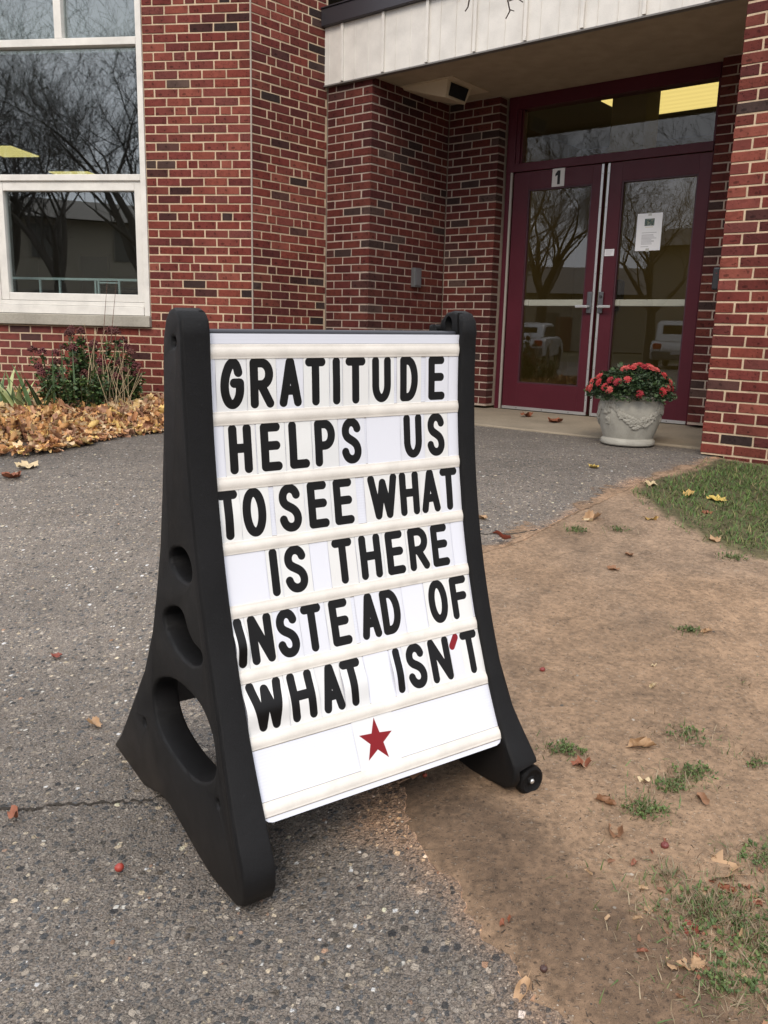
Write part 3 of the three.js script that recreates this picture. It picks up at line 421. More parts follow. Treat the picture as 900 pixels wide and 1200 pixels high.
{ // flat print fixed to the doors
  const P = [IC[0], 0, IC[1]];
  const num = thing('number_sign', 'white plate with a black number 1 on the left maroon door', 'sign', P, AZ.E);
  obj('plate', bx(1.045, 1.165, 2.322, 2.472, -0.1195, -0.1165, 0.001), std([0.62, 0.6, 0.58], 0.5), num);
  obj('number', flat(1.047, 1.163, 2.324, 2.47, -0.1163), canvasMat(192, 240, (c, w, h) => { c.fillStyle = '#cfccc8'; c.fillRect(0, 0, w, h); c.fillStyle = '#151515'; c.beginPath(); c.moveTo(84, 26); c.lineTo(128, 26); c.lineTo(128, 214); c.lineTo(84, 214); c.lineTo(84, 88); c.lineTo(48, 104); c.lineTo(48, 70); c.closePath(); c.fill(); }), num);
  const nt = thing('paper_notice', 'white paper notice with a small picture taped on the right door pane', 'notice', P, AZ.E);
  obj('sheet', flat(1.848, 2.062, 1.758, 2.052, -0.147, 0.001), canvasMat(320, 420, (c, w, h) => {
    c.fillStyle = '#e9eaec'; c.fillRect(0, 0, w, h); c.fillStyle = '#3d4a4a'; c.fillRect(98, 60, 124, 80); const r = rng(3); for (let i = 0; i < 160; i++) { c.fillStyle = ['#52665d', '#7d8a86', '#2f3b40', '#8b8a70'][Math.floor(r() * 4)]; c.fillRect(98 + r() * 114, 60 + r() * 70, 10, 9); }
    c.fillStyle = '#b9a86a'; c.fillRect(110, 152, 100, 4); c.fillStyle = '#9a9aa0'; c.fillRect(70, 215, 190, 5); for (let i = 0; i < 9; i++) { c.fillStyle = i % 3 ? '#8c8c92' : '#77777e'; c.fillRect(72, 240 + i * 13, 120 + r() * 76, 4); } c.fillRect(70, 372, 100, 4);
  }, { side: THREE.DoubleSide }), nt);
  for (const y of [2.044, 1.764]) obj('tape', flat(1.94, 1.97, y - 0.012, y + 0.012, -0.1448, 0.0), std([0.5, 0.5, 0.46], 0.3), nt);
  const st = thing('label_sticker', 'small white sticker on the edge of the right maroon door', 'sticker', P, AZ.E);
  obj('sheet', flat(1.592, 1.678, 1.724, 1.78, -0.1195), canvasMat(128, 80, (c, w, h) => { c.fillStyle = '#dedde0'; c.fillRect(0, 0, w, h); c.fillStyle = '#a3a2a8'; for (let i = 0; i < 4; i++) c.fillRect(12, 16 + i * 14, 100 - i * 9, 4); }), st);
}
{
  const box = thing('intercom_box', 'small grey metal box on the shaded porch side wall', 'intercom', [PC[0], 0, PC[1]], AZ.E + Math.PI / 2);
  obj('case', bx(0.6, 0.7, 1.455, 1.625, 0.0, 0.045, 0.004), std([0.16, 0.165, 0.17], 0.45, { metalness: 0.5 }), box); obj('face_plate', bx(0.612, 0.688, 1.47, 1.61, 0.0455, 0.05, 0.002), std([0.12, 0.12, 0.13], 0.4), box);
  const rd = thing('card_reader', 'black card reader on the side of the right brick pier', 'card reader', [RC[0], 0, RC[1]], AZ.E);
  obj('case', bx(-0.05, 0.0, 1.362, 1.5, -0.115, -0.03, 0.012), std([0.018, 0.018, 0.02], 0.4), rd); obj('indicator', bx(-0.03, -0.02, 1.46, 1.466, -0.03, -0.0285), std([0.1, 0.02, 0.02], 0.3), rd);
}
{ // canopy
  const t = thing('canopy', 'white panelled entrance canopy with a dark metal edge', 'canopy', [BE[0], 0, BE[1]], AZ.E), z = 0.035, white = std([0.74, 0.71, 0.66], 0.5, { map: sc(grain, 0.9) });
  const b = [0.205, 0.648, 1.09, 1.533, 1.965, 2.41, 2.85, 3.29]; let p = -0.01; const R = rng(31);
  for (const s of [...b, 3.56]) { obj('fascia_panel', bx(p + 0.001, s - 0.001, 3.095, 3.545, z - 0.03, z + (R() - 0.5) * 0.003), white, t); p = s; }
  for (const s of b) obj('batten', bx(s - 0.013, s + 0.013, 3.1, 3.544, z + 0.002, z + 0.02, 0.003), white, t);
  for (let i = 0; i < 24; i++) { const s = 0.05 + i * 0.145; if (b.every((q) => Math.abs(q - s) > 0.03)) obj('seam', bx(s - 0.002, s + 0.002, 3.1, 3.544, z, z + 0.004), white, t); }
  obj('drip_edge', bx(-0.01, 3.56, 3.083, 3.094, z - 0.04, z + 0.012), std([0.16, 0.15, 0.14], 0.5), t);
  obj('edge_trim', [bx(-0.045, 3.56, 3.546, 3.68, z - 0.06, z + 0.045, 0.006), bx(-0.045, 3.56, 3.681, 3.69, z - 0.06, z + 0.055)], std([0.05, 0.047, 0.055], 0.38, { metalness: 0.3 }), t);
  obj('roof_edge', bx(-0.01, 3.56, 3.69, 3.95, -0.6, -0.2), std([0.02, 0.021, 0.026], 0.6), t);
  obj('soffit', [bx(-0.005, 3.56, 3.108, 3.16, -1.23, z - 0.12), bx(-0.005, 3.56, 3.1, 3.16, z - 0.119, z - 0.041)], std([0.42, 0.34, 0.24], 0.85, { map: sc(grain, 0.7) }), t);
  obj('roof_deck', bx(-0.005, 3.56, 3.5, 3.54, -1.23, z - 0.031), roofMat, t);
}
{ // wedge-shaped fixture under the soffit
  const t = thing('soffit_lamp', 'beige wedge-shaped fixture with a dark face under the canopy', 'lamp', [BE[0], 0, BE[1]], AZ.E);
  const mk = (P, F) => { const g = new THREE.BufferGeometry(); const v = []; for (const f of F) { v.push(...P[f[0]], ...P[f[1]], ...P[f[2]]); if (f.length > 3) v.push(...P[f[0]], ...P[f[2]], ...P[f[3]]); } g.setAttribute('position', new THREE.Float32BufferAttribute(v, 3)); g.computeVertexNormals(); return boxUV(g); };
  // local: x along the fascia, z out of the porch; back tip left, face right
  const y = 3.106, P = [[0.47, y, -0.40], [0.47, y, -0.9], [0.98, y, -0.40], [0.98, y, -0.76], [0.94, y - 0.135, -0.44], [0.94, y - 0.135, -0.72], [0.5, y - 0.02, -0.42], [0.5, y - 0.02, -0.86]];
  const beige = std([0.55, 0.45, 0.32], 0.7, { side: THREE.DoubleSide });
  obj('body', mk(P, [[0, 2, 4, 6], [1, 7, 5, 3], [6, 4, 5, 7], [0, 6, 7, 1], [2, 3, 5, 4]]), beige, t);
  obj('face', mk([[0.981, y - 0.02, -0.45], [0.981, y - 0.02, -0.71], [0.952, y - 0.115, -0.70], [0.952, y - 0.115, -0.46]], [[0, 1, 2, 3]]), std([0.012, 0.012, 0.014], 0.25, { side: THREE.DoubleSide }), t);
  obj('mounting_plate', bx(0.45, 1.05, y - 0.006, y + 0.001, -0.92, -0.37), beige, t);
}
{ // concrete slab before the doors
  const t = structure(thing('entrance_slab', 'pale concrete slab before the maroon doors', 'slab', [IC[0], 0, IC[1]], AZ.E)), g = bx(0.008, 3.05, 0.1, 0.358, -0.14, 1.06, 0.012), p = g.attributes.position;
  for (let i = 0; i < p.count; i++) if (p.getY(i) > 0.3) p.setY(i, p.getY(i) - 0.018 * (p.getZ(i) + 0.14) / 1.2);
  obj('slab', g, std([0.31, 0.26, 0.195], 0.92, { map: sc(concreteTex, 1.3), bumpMap: sc(concreteTex, 0.5), bumpScale: 0.003 }), t);
}

// ---------------------------------------------------------------- the letter-board sign
{
  const root = thing('sidewalk_sign', 'black framed letter board sign with a message in black letters standing on the path edge', 'sign', [-0.1123, -0.008, -1.832]);
  root.setRotationFromMatrix(new THREE.Matrix4().makeBasis(new THREE.Vector3(0.828, 0.0129, -0.5605).normalize(), new THREE.Vector3(-0.0107, 0.9999, 0.0073).normalize(), new THREE.Vector3(0.5606, 0, 0.8281).normalize()));
  const grainB = sc(concreteTex, 0.16);
  const scuff = dataTex(1024, (d, n) => { const q = rng(404), A = new Float32Array(n * n); for (let i = 0; i < n * n; i++) { const x = i % n, y = (i / n) | 0; A[i] = 0.2 + 0.12 * (fbm(x / n * 5, y / n * 5, 5, 5) - 0.5) + 0.06 * (H[(x * 7919 + y * 104729) & 65535] - 0.5) + 0.22 * Math.max(0, fbm(x / n * 9 + 4, y / n * 9, 4, 9) - 0.6); }
    for (let k = 0; k < 70; k++) { let x = q() * n, y = q() * n; const a = q() * 6.28, L = 8 + q() * 60, v = 0.06 + 0.25 * q() * q(); for (let t = 0; t < L; t++) { A[((Math.floor(y) + n) % n) * n + ((Math.floor(x) + n) % n)] += v * (0.4 + 0.6 * q()); x += Math.cos(a + 0.3 * Math.sin(t * 0.05)); y += Math.sin(a); x = (x + n) % n; y = (y + n) % n; } }
    for (let k = 0; k < 40; k++) { const x = Math.floor(q() * n), y = Math.floor(q() * n), R = 1 + Math.floor(q() * 2); for (let b = -R; b <= R; b++) for (let c = -R; c <= R; c++) A[((y + b + n) % n) * n + ((x + c + n) % n)] += 0.35 * q(); }
    for (let i = 0; i < n * n; i++) { const v = clamp(A[i] * 255, 0, 255); d[i * 4] = v; d[i * 4 + 1] = v * 0.985; d[i * 4 + 2] = v * 0.97; d[i * 4 + 3] = 255; } });
  const plastic = (c, r) => new THREE.MeshPhysicalMaterial({ color: col(c[0] * 5, c[1] * 5, c[2] * 5), map: sc(scuff, 0.55), roughness: r, roughnessMap: sc(grain, 0.35), specularIntensity: 0.32, bumpMap: grainB, bumpScale: 0.0014 });
  const black = plastic([0.0085, 0.0085, 0.0092], 0.55), blackDeep = plastic([0.007, 0.007, 0.0075], 0.5);
  // the front face of the board curves outward towards its foot: z as a function of height
  const zf = (y) => { const q = y - 1.09; return -0.0007 * q ** 4 - 0.0429 * q ** 3 + 0.2276 * q * q + 0.0298 * q - 1.5175 + 1.58; };
  // side frames
  const frontEdge = []; for (let y = 0.1; y <= 1.061; y += 0.04) frontEdge.push([zf(y) + 0.015, y]);
  const outline = [[0.316, 0.078], [0.316, 0.05], [0.304, 0.024], [0.28, 0.01], [0.2, 0.001], [0.164, -0.002], [0.125, 0.001], [0.084, 0.006], [0.038, 0.015], [-0.026, 0.026], [-0.082, 0.034], [-0.143, 0.03], [-0.192, 0.012], [-0.277, -0.014], [-0.358, -0.02], [-0.479, -0.02], [-0.497, -0.012], [-0.494, 0.0], [-0.436, 0.05], [-0.34, 0.163], [-0.237, 0.3], [-0.174, 0.413], [-0.131, 0.523], [-0.096, 0.626], [-0.07, 0.741], [-0.049, 0.849], [-0.036, 0.934], [-0.028, 1.017], [-0.02, 1.06], [-0.004, 1.092], [0.016, 1.108], [0.036, 1.112], [0.058, 1.106], [0.072, 1.09], [0.077, 1.066]];
  const oval = [[0.006, 0.648], [-0.026, 0.635], [-0.037, 0.617], [-0.028, 0.601], [-0.008, 0.59], [0.017, 0.585], [0.049, 0.586], [0.074, 0.596], [0.083, 0.612], [0.078, 0.632], [0.062, 0.646], [0.035, 0.652]];
  const cres = [[-0.015, 0.517], [-0.06, 0.503], [-0.093, 0.475], [-0.087, 0.453], [-0.07, 0.438], [-0.044, 0.426], [-0.012, 0.418], [0.024, 0.414], [0.06, 0.416], [0.098, 0.429], [0.121, 0.448], [0.119, 0.462], [0.078, 0.469], [0.049, 0.487], [0.029, 0.512], [0.008, 0.519]];
  const big = [[-0.037, 0.348], [-0.106, 0.328], [-0.16, 0.296], [-0.178, 0.262], [-0.169, 0.229], [-0.149, 0.205], [-0.118, 0.188], [-0.079, 0.178], [-0.036, 0.172], [0.006, 0.17], [0.042, 0.171], [0.085, 0.178], [0.132, 0.195], [0.17, 0.221], [0.184, 0.246], [0.181, 0.272], [0.169, 0.302], [0.143, 0.328], [0.115, 0.343], [0.079, 0.351], [0.024, 0.353]];
  const smooth = (P, n) => new THREE.CatmullRomCurve3(P.map((p) => new THREE.Vector3(p[0], p[1], 0)), true, 'centripetal').getPoints(n).slice(0, -1).map((v) => new THREE.Vector2(v.x, v.y));
  const ring = (x, y, r) => { const o = []; for (let i = 0; i < 14; i++) o.push(new THREE.Vector2(x + r * Math.cos(i / 14 * 6.2832), y + r * Math.sin(i / 14 * 6.2832))); return o; };
  function sideGeo(x0, x1, mapY, cut, bev = 0.0065) {
    const pts = [...frontEdge.map((p) => (x1 > 0 ? [p[0] - 0.002, p[1]] : p)), ...outline.slice().reverse().map((p) => (x1 > 0 && p[1] > 1.0 ? [p[0] < 0.03 ? p[0] - 0.004 : p[0], p[1] + 0.007 * sm((p[1] - 1.03) / 0.07)] : p))].map((p) => new THREE.Vector2(p[0], mapY(p[1], p[0])));
    let P = pts; const holes = [oval, cres, big].map((h) => smooth(h, 40)).concat([ring(-0.233, 0.17, 0.009), ring(0.197, 0.183, 0.009), ring(0.037, 1.05, 0.0095)]);
    if (cut) { const c = cut; P = P.map((p) => { const d = Math.hypot(p.x - c[0], p.y - c[1]); if (d < c[2] && d > 1e-6) { const k = c[2] / d; return new THREE.Vector2(p.x < c[0] ? p.x : p.x, p.y); } return p; }); }
    const s = new THREE.Shape(P); for (const h of holes) s.holes.push(new THREE.Path(h.map((v) => new THREE.Vector2(v.x, mapY(v.y, v.x)))));
    const g = new THREE.ExtrudeGeometry(s, { depth: x1 - x0 - 2 * bev, bevelEnabled: true, bevelSize: bev, bevelThickness: bev, bevelOffset: -bev, bevelSegments: 3, curveSegments: 1 });
    // shape x -> local z, extrusion -> local x
    g.applyMatrix4(new THREE.Matrix4().makeBasis(new THREE.Vector3(0, 0, 1), new THREE.Vector3(0, 1, 0), new THREE.Vector3(-1, 0, 0))); g.translate(x1 - bev, 0, 0);
    { const p = g.attributes.position, o = x1 > 0; for (let i = 0; i < p.count; i++) { const x = p.getX(i), y = p.getY(i), k = sm((0.38 - y) / 0.28); if (o && x > 0.325) p.setX(i, x + 0.03 * sm((0.29 - y) / 0.19)); else if (!o && x < -0.33) p.setX(i, x - 0.01 * k); } }
    return boxUV(toCreasedNormals(g, 0.7));
  }
  const lift = (y) => y + 0.034 * sm((0.2 - y) / 0.2);
  // the right frame carries wheels in notches cut from the outer side of its feet (it rolls when tipped sideways)
  const ev = new Evaluator(); ev.useGroups = false; ev.attributes = ['position', 'normal', 'uv'];
  let rb = new Brush(sideGeo(0.2995, 0.342, lift)); rb.updateMatrixWorld();
  for (const [z0, z1] of [[0.2, 0.4], [-0.6, -0.36]]) { const c = new Brush(new THREE.BoxGeometry(0.08, 0.12, z1 - z0)); c.position.set(0.361, 0.046, (z0 + z1) / 2); c.rotation.z = 0.14; c.updateMatrixWorld(); rb = ev.evaluate(rb, c, SUBTRACTION); }
  const cutTop = (br, s) => { // thumb recess and hinge groove on the inner face of a frame's top
    const a = new Brush(new THREE.SphereGeometry(1, 22, 14)); a.scale.set(0.019, 0.019, 0.0135); a.position.set(s * 0.3, 1.088, 0.022); a.updateMatrixWorld(); let o = ev.evaluate(br, a, SUBTRACTION);
    const g = new Brush(new THREE.BoxGeometry(0.028, 0.1, 0.0065)); g.position.set(s * 0.3, 1.105, 0.0555); g.rotation.x = -0.12; g.updateMatrixWorld(); return ev.evaluate(o, g, SUBTRACTION); };
  const muddy = (g) => { const p = g.attributes.position, c = new Float32Array(p.count * 3); for (let i = 0; i < p.count; i++) { const y = p.getY(i), z = p.getZ(i), k = sm((0.075 + 0.05 * (vnoise(z * 30 + 3, y * 30) - 0.5) - y) / 0.08) * (0.35 + 0.65 * vnoise(z * 55, y * 55 + 9)), d = 0.9 + 0.25 * vnoise(z * 9, y * 9); c[i * 3] = d * (1 + 2.6 * k); c[i * 3 + 1] = d * (1 + 1.9 * k); c[i * 3 + 2] = d * (1 + 1.2 * k); } g.setAttribute('color', new THREE.BufferAttribute(c, 3)); return g; };
  const dirty = black.clone(); dirty.vertexColors = true;
  const right = obj('side_frame', muddy(cutTop(rb, 1).geometry), dirty, root); let lb = new Brush(sideGeo(-0.357, -0.2995, (y) => y)); lb.updateMatrixWorld(); const left = obj('side_frame', muddy(cutTop(lb, -1).geometry), dirty, root);
  for (const s of [-1, 1]) { obj('hinge_pin', cyl(0.01, 0.01, [s * 0.3, 1.078, -0.012], [s * 0.284, 1.078, -0.012], 14), blackDeep, root); obj('rear_hinge', bx(s > 0 ? 0.292 : -0.312, s > 0 ? 0.312 : -0.292, 1.0, 1.088, -0.045, -0.025, 0.006), black, root); }
  for (const [z, s] of [[0.3, 1], [-0.455, -1]]) {
    const w = obj('wheel', (() => { const pr = [[0.0, -0.014], [0.028, -0.014], [0.0345, -0.01], [0.036, -0.003], [0.036, 0.005], [0.034, 0.012], [0.028, 0.0145], [0.023, 0.011], [0.012, 0.009], [0.009, 0.013], [0, 0.013]].map((p) => new THREE.Vector2(...p)); const g = new THREE.LatheGeometry(pr, 36); g.rotateX(s * Math.PI / 2); return toCreasedNormals(g, 0.6); })(), blackDeep, root, [0.357, 0.061, z]);
    obj('axle_bolt', (() => { const g = new THREE.SphereGeometry(0.0062, 12, 8); g.scale(1, 1, 0.7); return g; })(), std([0.6, 0.6, 0.58], 0.3, { metalness: 0.8 }), w, [0, 0, s * 0.013]);
    obj('axle', cyl(0.006, 0.006, [0.357, 0.061, z - s * 0.01], [0.357, 0.061, z - s * 0.12], 10), blackDeep, root);
  }
  // curved slabs that follow the board's face
  const tz = (y) => { const e = 0.002, dz = (zf(y + e) - zf(y - e)) / (2 * e), l = Math.hypot(1, dz); return [-dz / l, 1 / l]; };  // normal (y, z)
  function strip(x0, x1, prof, n = 1, uvf) { // prof: list of [y, offset]; a sheet from x0 to x1
    const P = [], UVs = [], I = [], m = prof.length;
    for (let i = 0; i <= n; i++) for (let j = 0; j < m; j++) { const [y, o] = prof[j], nn = tz(y), x = lerp(x0, x1, i / n), oo = typeof o === 'function' ? o(i / n) : o; P.push(x, y + nn[0] * oo, zf(y) + nn[1] * oo); const u = uvf ? uvf(i / n, j / (m - 1)) : [x, y]; UVs.push(...u); if (i && j) { const a = (i - 1) * m + j - 1, b = i * m + j - 1; I.push(a, b + 1, b, a, a + 1, b + 1); } }
    const g = new THREE.BufferGeometry(); g.setAttribute('position', new THREE.Float32BufferAttribute(P, 3)); g.setAttribute('uv', new THREE.Float32BufferAttribute(UVs, 2)); g.setIndex(I); g.computeVertexNormals();
    const z = g.attributes.normal.getZ(0); if (z < 0) { const a = g.index.array; for (let i = 0; i < a.length; i += 3) { const t = a[i]; a[i] = a[i + 1]; a[i + 1] = t; } g.computeVertexNormals(); } return g;
  }
  const ys = (a, b, n) => range(0, 1, 1 / n).map((t) => lerp(a, b, t));
  const W2 = 0.3;
  // corrugated white plastic: very fine horizontal flutes
  const flute = dataTex(256, (d, n) => { for (let y = 0; y < n; y++) for (let x = 0; x < n; x++) { const q = (y * n + x) * 4, v = 0.968 + 0.02 * Math.cos(y / n * Math.PI * 2 * 16) + 0.012 * (hash2(3, y) - 0.5) + 0.02 * (fbm(x / n * 3, y / n * 6, 3, 3) - 0.5); d[q] = d[q + 1] = d[q + 2] = 255 * v; d[q + 3] = 255; } });
  const white = std([0.69, 0.705, 0.775], 0.42, { map: sc(flute, 0.09) }), boardBack = std([0.06, 0.06, 0.065], 0.7), cream = std([0.78, 0.735, 0.67], 0.36, { map: sc(grain, 0.28) });
  const Y0 = 0.153, Y1 = 1.066, c = 0.018;
  { // rounded lower corners: stack of strips, narrower at the bottom
    const gs = [strip(-W2, W2, ys(Y0 + c, Y1, 30).map((y) => [y, 0]))]; for (let i = 0; i < 6; i++) { const a = Y0 + c * i / 6, b = Y0 + c * (i + 1) / 6, ins = (q) => c * (1 - Math.sqrt(Math.max(0, 1 - (1 - q / 6) ** 2))); const g = strip(-W2 + ins(i), W2 - ins(i), [[a, 0], [b, 0]]); const p = g.attributes.position; for (let k = 0; k < p.count; k++) if (Math.abs(p.getY(k) - b) < 0.004 && k % 2) p.setX(k, Math.sign(p.getX(k)) * (W2 - ins(i + 1))); gs.push(g); }
    const back = strip(-W2, W2, ys(Y0 + 0.004, Y1, 20).map((y) => [y, -0.006])); const edge = strip(-W2 + c, W2 - c, [[Y0, 0], [Y0, -0.006]]);
    const pn = obj('panel', [...gs, edge], white, root); obj('panel_back', back, boardBack, pn);
  }
  // rear board, a dark sheet along the back edges of the frames, and the bar that joins the frames at the top
  { const g = strip(-W2, W2, ys(0.16, 1.05, 20).map((y) => [y, 0])), p = g.attributes.position; const bz = (y) => { const t = [[0.16, -0.315], [0.3, -0.215], [0.412, -0.155], [0.523, -0.112], [0.626, -0.078], [0.741, -0.052], [0.849, -0.032], [0.934, -0.02], [1.06, -0.008]]; for (let i = 0; i < t.length - 1; i++) if (y <= t[i + 1][0]) return lerp(t[i][1], t[i + 1][1], (y - t[i][0]) / (t[i + 1][0] - t[i][0])); return -0.008; }; for (let i = 0; i < p.count; i++) p.setZ(i, bz(p.getY(i))); g.computeVertexNormals(); obj('rear_panel', g, std([0.07, 0.07, 0.075], 0.6, { side: THREE.DoubleSide }), root); }
  obj('cross_bar', bx(-0.3, 0.3, 1.045, 1.074, -0.002, 0.054, 0.006), std([0.035, 0.036, 0.045], 0.4), root);
  obj('lower_bar', bx(-0.3, 0.3, 0.2, 0.235, 0.1, 0.13, 0.006), black, root);
  const rails = [[1.0459, 1.0185], [0.9191, 0.8923], [0.7938, 0.767], [0.6683, 0.6428], [0.5462, 0.5212], [0.4249, 0.3986], [0.304, 0.2793], [0.1884, 0.1634]];
  const lip = std([0.3, 0.27, 0.23], 0.6);
  for (const [a, b] of rails) {
    const h = a - b, pr = [[0, 0.001], [0.01, 0.0022], [0.05, 0.0024], [0.16, 0.0025], [0.24, 0.0035], [0.38, 0.0043], [0.5, 0.0045], [0.62, 0.0043], [0.76, 0.0035], [0.84, 0.0025], [0.95, 0.0024], [0.99, 0.0022], [1, 0.001]].map(([t, o]) => [b + h * t, o]);
    const rl = obj('letter_rail', strip(-W2 + 0.0015, W2 - 0.0015, pr, 2), cream, root);
    obj('rail_gap', [strip(-W2 + 0.0015, W2 - 0.0015, [[b - 0.0012, 0.0006], [b, 0.0006]]), strip(-W2 + 0.0015, W2 - 0.0015, [[a, 0.0006], [a + 0.0009, 0.0006]])], lip, rl);
  }
  // letter cards: one atlas of printed glyphs, one card per letter
  const ROWS = [
    [['G', -0.279, -0.23], ['R', -0.217, -0.166], ['A', -0.154, -0.104], ['T', -0.095, -0.048], ['I', -0.0295, -0.0145], ['T', 0, 0.049], ['U', 0.066, 0.114], ['D', 0.138, 0.186], ['E', 0.215, 0.261]],
    [['H', -0.267, -0.219], ['E', -0.2, -0.154], ['L', -0.137, -0.091], ['P', -0.078, -0.029], ['S', -0.014, 0.036], ['U', 0.146, 0.195], ['S', 0.21, 0.26]],
    [['T', -0.3, -0.257], ['O', -0.249, -0.198], ['S', -0.17, -0.118], ['E', -0.103, -0.055], ['E', -0.041, 0.007], ['W', 0.045, 0.121], ['H', 0.128, 0.18], ['A', 0.186, 0.238], ['T', 0.241, 0.29]],
    [['I', -0.2, -0.185], ['S', -0.171, -0.118], ['T', -0.056, -0.007], ['H', 0.01, 0.064], ['E', 0.078, 0.126], ['R', 0.138, 0.192], ['E', 0.202, 0.25]],
    [['I', -0.294, -0.278], ['N', -0.265, -0.214], ['S', -0.206, -0.156], ['T', -0.147, -0.1], ['E', -0.081, -0.034], ['A', -0.008, 0.041], ['D', 0.046, 0.096], ['O', 0.174, 0.227], ['F', 0.238, 0.286]],
    [['W', -0.289, -0.214], ['H', -0.2, -0.144], ['A', -0.127, -0.077], ['T', -0.077, -0.028], ['I', 0.058, 0.074], ['S', 0.088, 0.139], ['N', 0.152, 0.209], ["'", 0.2105, 0.239], ['T', 0.244, 0.292]],
    [['*', -0.064, 0.02]]];
  const cv = document.createElement('canvas'); cv.width = 2048; cv.height = 2048; const c2 = cv.getContext('2d'); c2.fillStyle = '#ecebe6'; c2.fillRect(0, 0, 2048, 2048);
  function glyph(ch, x, y, w, h, sw) {
    c2.lineWidth = sw; c2.lineCap = 'round'; c2.lineJoin = 'round'; c2.strokeStyle = '#0b0909'; const q = sw / 2, L = x + q, R = x + w - q, T = y + q, B = y + h - q, X = (t) => lerp(L, R, t), Y = (t) => lerp(T, B, t), M = (a, b) => c2.moveTo(X(a), Y(b)), l = (a, b) => c2.lineTo(X(a), Y(b)), bz = (a, b, c, d, e, f) => c2.bezierCurveTo(X(a), Y(b), X(c), Y(d), X(e), Y(f));
    c2.beginPath();
    switch (ch) {
      case 'I': M(0.5, 0); l(0.5, 1); break;
      case 'T': M(0, 0); l(1, 0); M(0.5, 0); l(0.5, 1); break;
      case 'L': M(0, 0); l(0, 1); l(1, 1); break;
      case 'H': M(0, 0); l(0, 1); M(1, 0); l(1, 1); M(0, 0.48); l(1, 0.48); break;
      case 'E': M(0.93, 0); l(0, 0); l(0, 1); l(1, 1); M(0, 0.47); l(0.9, 0.47); break;
      case 'F': M(1, 0); l(0, 0); l(0, 1); M(0, 0.47); l(0.9, 0.47); break;
      case 'A': M(0, 1); l(0.47, 0); l(0.53, 0); l(1, 1); M(0.2, 0.7); l(0.8, 0.7); break;
      case 'N': M(0, 1); l(0, 0); l(1, 1); l(1, 0); break;
      case 'W': M(0, 0); l(0.26, 1); l(0.5, 0.12); l(0.76, 1); l(1, 0); break;
      case 'U': M(0, 0); l(0, 0.62); bz(0, 1.12, 1, 1.12, 1, 0.62); l(1, 0); break;
      case 'D': M(0, 0); l(0, 1); l(0.35, 1); bz(1.2, 1, 1.2, 0, 0.35, 0); c2.closePath(); break;
      case 'P': M(0, 1); l(0, 0); l(0.42, 0); bz(1.18, 0, 1.18, 0.57, 0.42, 0.57); l(0, 0.57); break;
      case 'R': M(0, 1); l(0, 0); l(0.42, 0); bz(1.16, 0, 1.16, 0.54, 0.42, 0.54); l(0, 0.54); M(0.45, 0.55); l(1, 1); break;
      case 'O': M(0.5, 0); bz(-0.16, 0, -0.16, 1, 0.5, 1); bz(1.16, 1, 1.16, 0, 0.5, 0); c2.closePath(); break;
      case 'G': M(0.92, 0.22); bz(0.82, -0.06, 0.48, -0.07, 0.26, 0.13); bz(-0.09, 0.42, -0.09, 0.72, 0.2, 0.92); bz(0.5, 1.1, 0.98, 0.94, 1, 0.62); l(1, 0.48); l(0.62, 0.48); break;
      case 'S': M(0.95, 0.17); bz(0.82, -0.05, 0.24, -0.07, 0.08, 0.16); bz(-0.04, 0.42, 0.4, 0.44, 0.66, 0.53); bz(1.1, 0.66, 1.06, 0.96, 0.62, 1.0); bz(0.3, 1.02, 0.1, 0.93, 0.02, 0.79); break;
      case "'": c2.strokeStyle = '#86131f'; M(1, 0.0); l(0, 0.22); break;
    }
    if (ch === '*') { c2.fillStyle = '#86141c'; c2.beginPath(); for (let i = 0; i < 10; i++) { const a = -Math.PI / 2 + i * Math.PI / 5 + 0.1, r = i % 2 ? 0.4 : 1; c2.lineTo(x + w / 2 + Math.cos(a) * r * w / 2, y + h * 0.47 + Math.sin(a) * r * w / 2); } c2.closePath(); c2.fill(); } else c2.stroke();
  }
  const cards = []; let cell = 0;
  ROWS.forEach((row, ri) => {
    const top = rails[ri][1], bot = rails[ri + 1][0], H = top - bot, px = 232 / H;
    row.forEach(([ch, a, b], i) => {
      const prev = i ? row[i - 1][2] : -0.312, next = i < row.length - 1 ? row[i + 1][1] : 0.312, ml = Math.min(0.0085, (a - prev) * 0.46), mr = Math.min(0.0085, (next - b) * 0.46);
      let x0 = a - Math.max(ml, 0), x1 = b + Math.max(mr, 0); x0 = Math.max(x0, -0.2995); x1 = Math.min(x1, 0.2995);
      const cw = (x1 - x0) * px, cx = (cell % 9) * 227 + 4, cy = Math.floor(cell / 9) * 250 + 8; cell++;
      const sq = Math.min(1, 219 / cw), gy = ri === 6 ? 0.12 : 0.0, gh_ = ri === 6 ? 0.8 : 0.955;
      c2.save(); c2.beginPath(); c2.rect(cx - 1, cy - 2, cw * sq + 2, 236); c2.clip(); c2.fillStyle = ['#ecebe6', '#e7e8ec', '#eeeee9', '#e9e9e6'][Math.floor(rnd() * 4)]; c2.fillRect(cx - 1, cy - 2, cw * sq + 2, 236);
      c2.translate(cx, cy); c2.scale(sq, 1); glyph(ch, (a - x0) * px, 232 * gy, (b - a) * px, 232 * gh_, ch === '*' ? 10 : 0.0176 * px * (ch === "'" ? 0.9 : 1)); c2.restore();
      cards.push({ ch, x0, x1, top, bot, u0: cx / 2048, u1: (cx + cw * sq) / 2048, v1: 1 - cy / 2048, v0: 1 - (cy + 232) / 2048, ri, i });
    });
  });
  const tex = new THREE.CanvasTexture(cv); tex.colorSpace = THREE.SRGBColorSpace; tex.anisotropy = 8;
  const cardMat = new THREE.MeshPhysicalMaterial({ specularIntensity: 0.5, map: tex, color: col(0.84, 0.845, 0.87), roughness: 0.45, side: THREE.DoubleSide });
